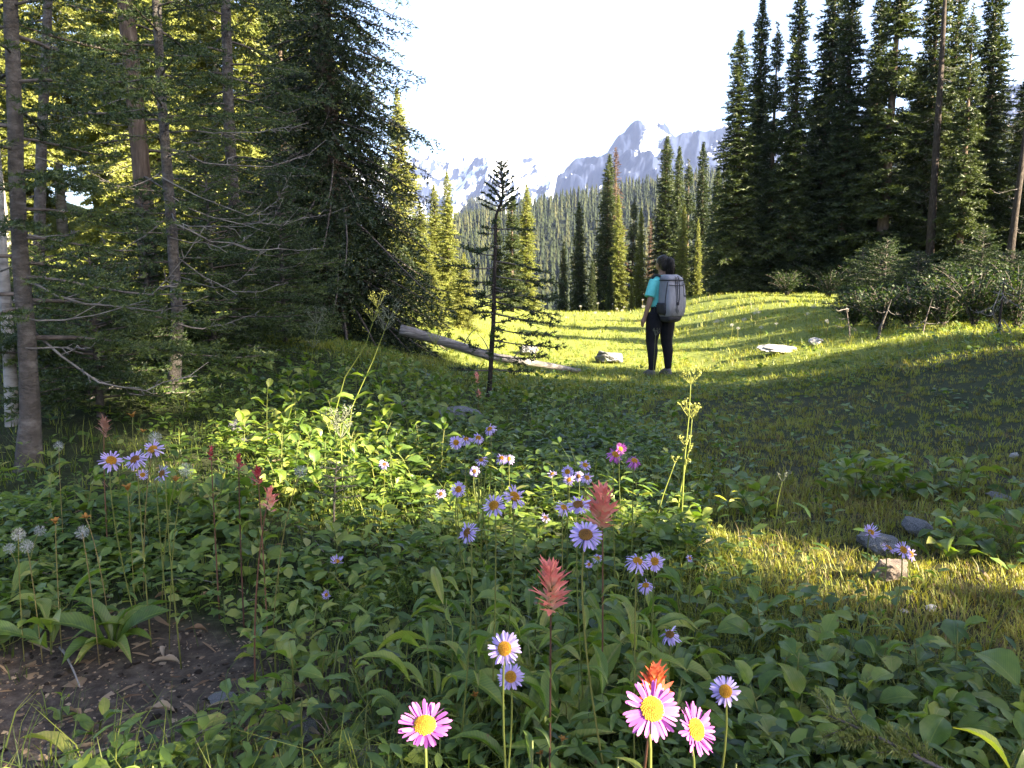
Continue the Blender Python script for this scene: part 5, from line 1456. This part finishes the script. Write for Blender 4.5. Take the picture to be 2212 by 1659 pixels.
CL = {
 'left': ('lavender aster', 'bunch near the left trunks', [(240, 995, 28), (292, 993, 27, 'brown'), (308, 1026, 14, 'up'), (330, 971, 26), (351, 1023, 23, 'brown')]),
 'upper': ('violet aster', 'small bunch by the reddish grass', [(985, 956, 17), (1007, 949, 15, 'droop'), (1025, 1018, 13, 'brown'), (1033, 946, 15, 'droop'), (1040, 994, 15, 'droop'), (1058, 927, 15, 'droop'), (1083, 990, 14, 'droop'), (1100, 991, 13, 'droop')]),
 'middle': ('violet aster', 'dense small bunch left of the pink pair', [(1193, 1024, 12), (1226, 1019, 16), (1229, 1036, 14, 'droop'), (1250, 1029, 13, 'brown'), (1264, 1005, 15), (1268, 1032, 15, 'droop')]),
 'pinkpair': ('pale pink aster', 'lit trio above the coral flowers', [(1329, 982, 20, 'pink', 'droop'), (1340, 970, 14, 'pink', 'up'), (1370, 996, 18, 'pink', 'droop')]),
 'centre': ('lavender aster', 'big bunch around the coral flower', [(952, 1067, 13, 'brown'), (990, 1057, 19), (1010, 1151, 28, 'brown'), (1067, 1092, 29), (1111, 1073, 31), (1178, 1119, 13, 'brown'), (1218, 1097, 20, 'droop'), (1249, 1091, 31, 'brown'), (1265, 1156, 40, 'brown')]),
 'low': ('violet aster', 'loose bunch right of the large coral flower', [(1272, 1219, 11), (1291, 1206, 14), (1377, 1213, 28, 'droop'), (1395, 1265, 20, 'droop'), (1414, 1213, 25), (1490, 1206, 10)]),
 'rightrock': ('violet aster', 'bunch above the pale rock', [(1881, 1150, 19, 'up'), (1919, 1184, 19), (1951, 1188, 22), (1968, 1197, 17)]),
}
for key, (col, where, fl) in CL.items():
    fl = sorted(fl)
    for i, t in enumerate(fl):
        X, Y, r = t[:3]; opt = t[3:]
        face = 'droop' if 'droop' in opt else 'up' if 'up' in opt else 'flat'
        aster(X, Y, r, f'{col}, {ORD[i]} from the left in the {where}', f'asters in the {where}', face, 'petal_sunlit' if 'pink' in opt else 'petal', 'disc_brown' if 'brown' in opt else 'disc', hero=r >= 38)
G1 = 'single asters in the foreground'
aster(1090, 1401, 40, 'large open lavender aster above its smaller twin in the foreground', G1, hero=True, n=(-.05, -.85, .45), lo=.1)
aster(1103, 1462, 33, 'smaller ragged lavender aster right below the large open one', G1, 'droop', hero=True, n=(.1, -.8, .5), lo=.1)
aster(1447, 1371, 25, 'violet aster with brown centre alone above the orange flower', G1, 'droop', disc='disc_brown', lo=.1)
aster(1567, 1493, 37, 'pale lavender aster standing alone at the edge of the leafy bank', G1, 'droop', hero=True, n=(-.1, -.85, .4), lo=.1)
aster(728, 1213, 17, 'half-closed pale aster alone left of the feathery mat', G1, 'up', n=(.1, -.2, 1), lo=.1)
aster(705, 1285, 11, 'tiny withered pale aster left of the feathery mat', G1, 'up', lo=.08)
aster(830, 1003, 12, 'small violet aster alone in the bank of leaves', G1, 'droop', disc='disc_brown')
aster(918, 1568, 64, 'bright pink sunlit aster at the bottom', G1, 'up', 'petal_sunlit', hero=True, n=(.05, -.42, .9), Rf=.026, lo=.3, hi=.62, lean=(.0, -.04))
aster(1408, 1532, 70, 'bright pink-lilac sunlit aster with large orange centre at the bottom', G1, 'flat', 'petal_sunlit', hero=True, n=(.25, -.72, .62), Rf=.026, lo=.3, hi=.62, lean=(-.05, -.06))
aster(1502, 1576, 62, 'magenta sunlit aster facing right at the bottom', G1, 'up', 'petal_sunlit', hero=True, n=(.55, -.6, .5), Rf=.026, lo=.3, hi=.62, lean=(-.09, -.06))

# paintbrush: red bracts spiralling up the tip of a stem
def bract_mesh(mat, seed):
    """a cleft bract: greenish base, three coloured fingers"""
    r = np.random.default_rng(seed)
    V = [(-.05, 0, 0), (.05, 0, 0), (-.11, .28, .01), (.11, .28, .01), (-.13, .5, .02), (.13, .5, .02), (0, .5, -.02)]
    Q = [(0, 1, 3, 2)]; T = [(2, 3, 6), (2, 6, 4), (3, 5, 6)]
    for (x0, x1, tx, ty, tz) in [(4, 6, -.20 + r.normal(0, .04), .84 + r.normal(0, .05), .05), (6, 5, .20 + r.normal(0, .04), .82 + r.normal(0, .05), .06), (4, 5, r.normal(0, .03), 1.06, .0)]:
        a_, c_ = np.array(V[x0]), np.array(V[x1]); t_ = np.array([tx, ty, tz])
        if x0 == 4 and x1 == 5: a_, c_ = np.array([-.065, .5, -.01]), np.array([.065, .5, -.01])
        m_ = (a_ + c_) / 2; b = len(V)
        V += [tuple(a_), tuple(c_), tuple(m_ * .4 + t_ * .6 + (c_ - a_) * .32), tuple(m_ * .4 + t_ * .6 - (c_ - a_) * .32), tuple(t_)]
        Q.append((b, b + 1, b + 2, b + 3)); T.append((b + 3, b + 2, b + 4))
    V = np.array(V); V[:, 2] += -.22 * (V[:, 1] - .4) ** 2
    return MB().add(V, T, Q, np.clip(1.0 - .95 * V[:, 1] + r.normal(0, .12, len(V)), 0, 1)).mesh('bract', M[mat], True)
BRACT = {k: [bract_mesh(k, s) for s in (1, 2, 3, 4)] for k in ('bract_coral', 'bract_red', 'bract_tan', 'bract_orange')}
def paintbrush(X, Y, hpx, label, mat, Rf=.055, lo=.14, hi=.5, n=18, open_=1.0, lean=None):
    """Y is the middle of the coloured head, hpx its height"""
    p, d = ray_place(X, Y, hpx / 2, Rf / 2, lo, hi)
    Hh = hpx * S / FPX * d
    bx, by = (rf.normal(0, .02), rf.uniform(0, .04)) if lean is None else lean
    root = thing('paintbrush_flower', label, 'flower', (p[0] + bx, p[1] + by, gz(p[0] + bx, p[1] + by)), 'paintbrush flowers')
    c = p - np.array(root.location); top = c + np.array([0, 0, Hh * .25])
    st = MB(); addtube(st, bez((0, 0, -.02), np.array([0, 0, c[2] * .6]), top, 9), np.linspace(.0024, .0014, 9), 6, rf.random()); st.build('stem', M['stem_red'], root)
    for i in range(n):
        q = i / (n - 1)
        o = c + np.array([0, 0, Hh * (-.5 + .75 * q)])
        put_leaf(BRACT[mat][i % 4], root, o, i * 2.4 + rf.normal(0, .3), (.30 + 1.0 * q + rf.normal(0, .15)), rf.normal(0, .3), Hh * (.38 + .10 * math.sin(q * 3.1)) * rf.uniform(.85, 1.3), 'bract', wide=1.75)
    for k in range(5):
        q = rf.uniform(.25, .8); put_leaf(LANCE[k % 3], root, c * np.array([q, q, q]), k * 2.2, rf.uniform(.3, .8), 0, rf.uniform(.03, .05))
    return root
paintbrush(1190, 1268, 112, 'large coral paintbrush flower in the middle of the foreground', 'bract_coral', .06, lo=.12, n=34)
paintbrush(1300, 1095, 100, 'coral paintbrush flower behind the largest lavender aster', 'bract_coral', .05, n=30)
paintbrush(1415, 1482, 95, 'orange sunlit paintbrush flower above the bright asters at the bottom', 'bract_orange', .045, lo=.34, hi=.66, n=30)
paintbrush(582, 1080, 55, 'pale coral open paintbrush flower left of the leaf bank', 'bract_coral', .04, n=14)
paintbrush(557, 1030, 45, 'crimson paintbrush flower over the dark leafy clump', 'bract_red', .035, n=16)
paintbrush(516, 1000, 36, 'dull dark red paintbrush flower left of the crimson one', 'bract_red', .03, n=12)
paintbrush(456, 982, 30, 'small crimson paintbrush flower at the top of the dark leafy clump', 'bract_red', .03, n=12)
paintbrush(226, 922, 48, 'faded tan paintbrush flower above the left asters', 'bract_tan', .045, n=18)
paintbrush(1030, 817, 22, 'small far orange-red paintbrush flower left of the crooked pine foot', 'bract_coral', .08, n=12)
paintbrush(1034, 850, 18, 'tiny coral paintbrush flower below the far orange-red one', 'bract_coral', .075, n=10)

# seed heads
def fluff_mesh(seed):
    r = np.random.default_rng(seed); mb = MB()
    n = 110
    D = unit(r.normal(size=(n, 3)))
    for d in D:
        s = unit(np.cross(d, r.normal(size=3)))
        a = d * .15; b = d * r.uniform(.7, .85)
        mb.add([a - s * .008, a + s * .008, b + s * .006, b - s * .006], None, [(0, 1, 2, 3)], .4)
        for k in range(5):
            e = unit(d * .8 + r.normal(size=3) * .6) * .3
            s2 = unit(np.cross(e, d)) * .012
            mb.add([b - s2, b + s2, b + e], [(0, 1, 2)], None, r.random())
    return mb.mesh('seed_head', M['fluff'])
FLUFF = fluff_mesh(3)
def seedhead(X, Y, r, label, Rf=.018, lo=.12, hi=.5, group='fluffy seed heads'):
    p, d = ray_place(X, Y, r, Rf, lo, hi); R = r * S / FPX * d
    bx, by = rf.normal(-.02, .04), rf.uniform(-.02, .04)
    root = thing('seedhead_flower', label, 'flower', (p[0] + bx, p[1] + by, gz(p[0] + bx, p[1] + by)), group)
    c = p - np.array(root.location)
    st = MB(); addtube(st, bez((0, 0, -.02), c * np.array([.3, .3, .7]), c, 9), .0013, 5, .8); st.build('stem', M['stem_green'], root)
    o = link('fluff', FLUFF, root, c); o.scale = (R,) * 3; o.rotation_euler = rf.uniform(0, 6, 3); o['kind'] = 'stuff'
    return root
for X, Y, r, lb in [(335, 946, 15, 'white fluffy seed head above the left asters'), (402, 1015, 17, 'large white seed head on a long slanting stem'), (127, 963, 11, 'small grey seed head at the foot of the nearest trunk'), (650, 1018, 16, 'round white seed head over the leaf bank'),
        (40, 1155, 16, 'grey seed head at the left edge, upper one of a cluster'), (58, 1180, 16, 'grey seed head at the left edge, lower one of a cluster'), (86, 1146, 13, 'seed head right of the cluster at the left edge'), (177, 1150, 16, 'ragged seed head below the left asters'), (20, 1185, 13, 'seed head touching the left edge of the picture')]:
    seedhead(X, Y, r, lb)

# dry brown calyx stars
def dryhead(X, Y, r, label, Rf=.015, lo=.10, hi=.4):
    p, d = ray_place(X, Y, r, Rf, lo, hi); R = r * S / FPX * d
    bx, by = rf.normal(0, .03), rf.uniform(-.02, .03)
    root = thing('withered_flower', label, 'flower', (p[0] + bx, p[1] + by, gz(p[0] + bx, p[1] + by)), 'withered flower heads')
    c = p - np.array(root.location)
    st = MB(); addtube(st, bez((0, 0, -.02), c * np.array([.3, .3, .7]), c, 8), .0014, 5, .8); st.build('stem', M['stem_green'], root)
    for k in range(6): put_leaf(BRACT['bract_tan'][k % 2] if False else DRYSEP, root, c, k * 1.05 + rf.normal(0, .2), rf.uniform(.3, 1.2), 0, R * 1.3, 'sepal', 1.6)
    return root
DRYSEP = leaf_mesh('sepal', .3, 'dry_flower', .4, .1, .1, .02, .05, 5, 21)
for X, Y, r, lb in [(286, 902, 12, 'withered brown flower head rising above the left asters'), (120, 1131, 13, 'withered orange-brown flower near the left edge'), (186, 1120, 12, 'withered orange flower above the ragged seed head'), (276, 1060, 15, 'withered brown star just below the left asters'), (380, 1040, 13, 'withered brown star right of the left asters'), (308, 935, 10, 'withered pale flower between the left asters'),
        (1027, 1506, 11.5, 'withered orange bud on a tall thin yellow stem at the bottom'), (1216, 1600, 11, 'withered yellow-brown bud at the bottom edge'), (1168, 1630, 10, 'small withered bud between the sunlit bottom leaves')]:
    dryhead(X, Y, r, lb)

# tall seed stalks with branching tops
def stalk(label, pts, dist, umbels, leaves, mat='umbel', r0=.0035, name='seed_stalk', us=.05):
    P = np.array([at(X, Y, dist) for X, Y in pts]); g = gz(P[0, 0], dist); P[0, 2] = g - .02
    off = np.array([P[0, 0], dist, g]); Q = P - off
    root = thing(name, label, 'plant', off)
    t = np.linspace(0, len(Q) - 1, len(Q) * 4); C = np.stack([np.interp(t, np.arange(len(Q)), Q[:, k]) for k in range(3)], -1)
    st = MB(); addtube(st, C, np.linspace(r0, r0 * .45, len(C)), 6, .55); st.build('stem', M['stalk'], root)
    f = poly(Q)
    for q, n, s in umbels:
        o = f(Q[-1, 2] * q); mb = MB()
        for k in range(n):
            a = k * 2.4 + rf.normal(0, .3); e = o + np.array([math.cos(a) * s * rf.uniform(.5, 1.1), math.sin(a) * s * rf.uniform(.5, 1.1), s * rf.uniform(.7, 1.6)])
            addtube(mb, bez(o, (o + e) / 2 + np.array([0, 0, -s * .2]), e, 5), np.linspace(.0014, .0008, 5) * (dist / 2.5) ** .5, 4, .5, cap=False)
            m_ = 9; D = e + rf.normal(0, s * .16, (m_, 3))
            scatter(mb, np.array([(-1, -1, 0), (1, -1, 0), (0, 1, 0), (0, 0, 1.3)]), [(0, 1, 3), (1, 2, 3), (2, 0, 3)], D, rf.random(m_) * 6, rf.normal(0, .6, m_), rf.normal(0, .6, m_), np.full(m_, us * .07), rf.random(m_))
        mb.build('seed_cluster', M[mat], root)
    for q, L in leaves:
        o = f(Q[-1, 2] * q)
        for s in (0, 3.14):
            put_leaf(TRI[0], root, o, s + rf.normal(.2, .4), rf.uniform(.1, .6), rf.normal(0, .4), L)
    return root
stalk('tallest sunlit yellow seed stalk on the right, with branching top', [(1470, 1165), (1478, 1000), (1488, 900), (1492, 830)], 2.82, [(1.0, 9, .035), (.80, 7, .035), (.62, 5, .025), (.5, 4, .02)], [(.2, .05), (.3, .03)])
stalk('second sunlit seed stalk leaning against the tallest one', [(1455, 1155), (1470, 1060), (1490, 960), (1495, 905)], 2.86, [(1.0, 6, .03), (.72, 4, .02)], [(.12, .05), (.32, .06)])
stalk('slanting thin sunlit stalk left of the tall seed stalks', [(1405, 1140), (1432, 1070), (1458, 1000)], 2.9, [(1.0, 3, .015)], [(.2, .05)])
stalk('tall leaning valerian stalk with pinkish top in front of the big fir', [(700, 915), (745, 815), (790, 745), (815, 665)], 4.6, [(1.0, 10, .06), (.9, 6, .05)], [(.25, .10), (.02, .1)], r0=.004)
stalk('grey-topped valerian stalk crossing the leaning one', [(745, 990), (760, 880), (805, 780), (840, 690)], 4.4, [(1.0, 10, .07), (.92, 8, .06)], [(.42, .11), (.58, .09)], 'umbel_grey', r0=.004)
stalk('valerian stalk with white-green tops at the foot of the big fir', [(665, 850), (672, 780), (684, 700)], 6.0, [(1.0, 12, .08), (.86, 8, .07), (.7, 6, .05)], [(.2, .12)], 'umbel_grey', r0=.004)
stalk('small yellow-topped stalk left of the fallen log', [(888, 830), (905, 790), (940, 745)], 5.8, [(1.0, 9, .06)], [(.2, .08)])
stalk('feathery grey flower stalk in the leaf bank', [(740, 1060), (738, 990), (735, 915)], 3.3, [(1.0, 12, .05), (.85, 10, .05)], [(.3, .06)], 'umbel_grey')
stalk('thin dark stem rising behind the small sprig', [(1035, 1130), (1045, 1060), (1052, 1000)], 2.6, [(1.0, 3, .01)], [(.4, .05), (.6, .04)])
stalk('thin stalk with seed crown in the brown turf', [(1672, 1130), (1680, 1080), (1690, 1040)], 2.9, [(1.0, 5, .025)], [(.3, .03)], 'umbel_grey', r0=.002)
stalk('thin flower stalk in front of the leggings of the hiker', [(1408, 840), (1412, 790), (1416, 725)], 9.0, [(1.0, 6, .05)], [(.2, .07)], 'umbel_grey', r0=.004)

# white tufted meadow flowers beyond the hiker
rw = np.random.default_rng(88)
def tuft_flower(X, Y, label, group):
    p = hit(X, Y); h = rw.uniform(.22, .36)
    root = thing('meadow_flower', label, 'flower', (p[0], p[1], gz(p[0], p[1])), group)
    st = MB(); addtube(st, bez((0, 0, -.02), (0, 0, h * .5), (rw.normal(0, .03), 0, h), 5), .004, 4, .7); st.build('stem', M['stem_green'], root)
    o = link('fluff', FLUFF, root, (0, 0, h)); s = rw.uniform(.025, .045); o.scale = (s * 1.3, s * 1.3, s); o['kind'] = 'stuff'
for k in range(16): tuft_flower(rw.uniform(1500, 1790), rw.uniform(690, 740), 'white tufted meadow flower in the sun right of the hiker', 'white tufts right of the hiker')
for k in range(14): tuft_flower(rw.uniform(1200, 1390), rw.uniform(668, 720), 'white tufted meadow flower in the sun left of the hiker', 'white tufts left of the hiker')

# fir seedlings among the flowers
M['needle_young'] = leaf_mat('needle_young', [(0, (.05, .07, .02)), (.5, (.11, .13, .03)), (1, (.22, .22, .06))], .25, None, .45, .35)
def seedling_fir(label, base, H, R, rng, dens=420, nl=.014, nw=.0026, z0=.3, n=16, lean=(0, 0), tone=.4, tl=.45):
    root = thing('fir_seedling', label, 'tree', base)
    top = np.array([lean[0], lean[1], H])
    f = lambda h: np.array([top[0] * h * h, top[1] * h * h, H * h])
    trunk_geometry(rng, [f(0) - np.array([0, 0, .02]), f(.3), f(.65), f(1)], [.006, .005, .004, .002], 7, .06).build('trunk', M['bark_grey'], root, True)
    w, fo = fir_geometry(rng, H, R, H * z0, n, path=f, prof=lambda h: 1.1 - .7 * h, tw_step=.03, tw_len=tl, second=.0, dens=dens, nl=nl, nw=nw, droop=.1, rise=.12, upturn=.6, wood_n=4, wood_r=.005, seg_tone=tone, tip_gain=.3, flat=.3)
    foliage_part(root, w, fo, 'needle_near')
p = hit(722, 1150); seedling_fir('small dark fir seedling with a thin grey stem in the leaf bank', (p[0], p[1], gz(p[0], p[1])), .30, .13, rt, z0=.45, lean=(.02, 0), tone=.25)
p = hit(1960, 1700)
r = thing('fir_seedling', 'short-needled fir sprig lying over the leaves at lower right', 'tree', (p[0], p[1], gz(p[0], p[1])))
rr = np.random.default_rng(12); mbw = MB(); segs = []
a0 = at(2070, 1680, 1.12) - np.array(r.location); a1 = at(1920, 1600, 1.14) - np.array(r.location); a2 = at(1790, 1545, 1.18) - np.array(r.location)
C = bez(a0, a1 + np.array([0, 0, .0]), a2, 16); addtube(mbw, np.vstack([[(a0[0] + .03, a0[1], -.02)], C]), np.linspace(.004, .0018, 17), 6)
segs.append((*C[0], *C[8], .55)); segs.append((*C[8], *C[15], .6))
for k in range(14):
    i = int(rr.integers(1, 15)); dv = unit(C[min(15, i + 1)] - C[i - 1]); lat = unit(np.cross(dv, [0, -.3, 1])) * (1 if k % 2 else -1)
    e = C[i] + (dv * .7 + lat * .7 + np.array([0, 0, rr.normal(.1, .15)])) * rr.uniform(.03, .065)
    segs.append((*C[i], *e, .6 + rr.normal(0, .1))); addtube(mbw, [C[i], e], [.0018, .0012], 4)
tag(mbw.build('branches', M['twig'], r), kind='stuff')
V, T, Cc = expand_needles(segs, rr, 2600, .015, .0026, .1, .3); MB().add(V, T, None, Cc).build('crown', M['needle_young'], r)
r['label'] = 'short-needled yellow-green fir sprig over the leaves at lower right'

# pale dead tufts and twigs
def dead_tuft(X, Y, label, L=.06, n=14):
    p = hit(X, Y); root = thing('dry_tuft', label, 'plant', (p[0], p[1], gz(p[0], p[1])))
    for k in range(n):
        a = rf.uniform(0, 6.28); e = np.array([math.cos(a) * .7, math.sin(a) * .5, rf.uniform(.5, 1.3)]) * L
        mb = MB(); addtube(mb, bez((0, 0, -.01), (0, 0, L * .7), e, 6), np.linspace(.0012, .0004, 6), 4, rf.random()); mb.build('stalk', M['dry'], root)
dead_tuft(722, 1625, 'pale dry grass tuft at the bottom left of the pink aster')
dead_tuft(1292, 1600, 'feathery grey dry tuft left of the bright pink-lilac aster', .05)
for i, (X0, Y0, X1, Y1, r0, lb) in enumerate([(130, 1405, 175, 1510, .004, 'bent grey twig standing on the bare earth'), (340, 1265, 470, 1280, .003, 'thin pale twig lying right of the large rosette'), (130, 835, 330, 860, .008, 'pale bare branch lying under the nearest fir'), (190, 868, 300, 820, .007, 'crossed pale branch lying under the nearest fir'), (640, 1140, 700, 1210, .004, 'short pale stick in the opening'), (1500, 1340, 1530, 1225, .002, 'thin dry stem beside the sunny strip'), (20, 1250, 110, 1260, .006, 'pale stick under the leaves at the left edge'), (2040, 1660, 2190, 1640, .004, 'thin grey twig in the lower right corner')]):
    a = hit(X0, Y0); b = hit(X1, Y1); a[2] += .008; b[2] += .03
    m_ = (a + b) / 2 + np.array([0, 0, .03]); o_ = np.array([a[0], a[1], gz(a[0], a[1])])
    mb = MB(); addtube(mb, bez(a - o_, m_ - o_, b - o_, 8), np.linspace(r0, r0 * .4, 8), 6, .5, True, .08, rf)
    o = mb.build('twig', M['dead_twig'], None, True, o_); tag(o, lb, 'twig')
# ------------------------------------------------------------------ the air
def build_haze():
    m, nt, out = newmat('haze')
    v = nt.nodes.new('ShaderNodeVolumePrincipled')
    v.inputs['Color'].default_value = (.42, .54, .97, 1)
    v.inputs['Density'].default_value = HAZE
    v.inputs['Anisotropy'].default_value = .1
    nt.links.new(v.outputs[0], out.inputs['Volume'])
    x, y0, y1, z0, z1 = 4600, -4600, 4800, -90, 900
    v8 = [(-x, y0, z0), (x, y0, z0), (x, y1, z0), (-x, y1, z0), (-x, y0, z1), (x, y0, z1), (x, y1, z1), (-x, y1, z1)]
    q = [(0, 3, 2, 1), (4, 5, 6, 7), (0, 1, 5, 4), (1, 2, 6, 5), (2, 3, 7, 6), (3, 0, 4, 7)]
    o = MB().add(v8, None, q).build('haze', m)
    tag(o, 'thin blue haze in the valley air', 'haze', kind='stuff')
HAZE = 7e-5
build_haze()
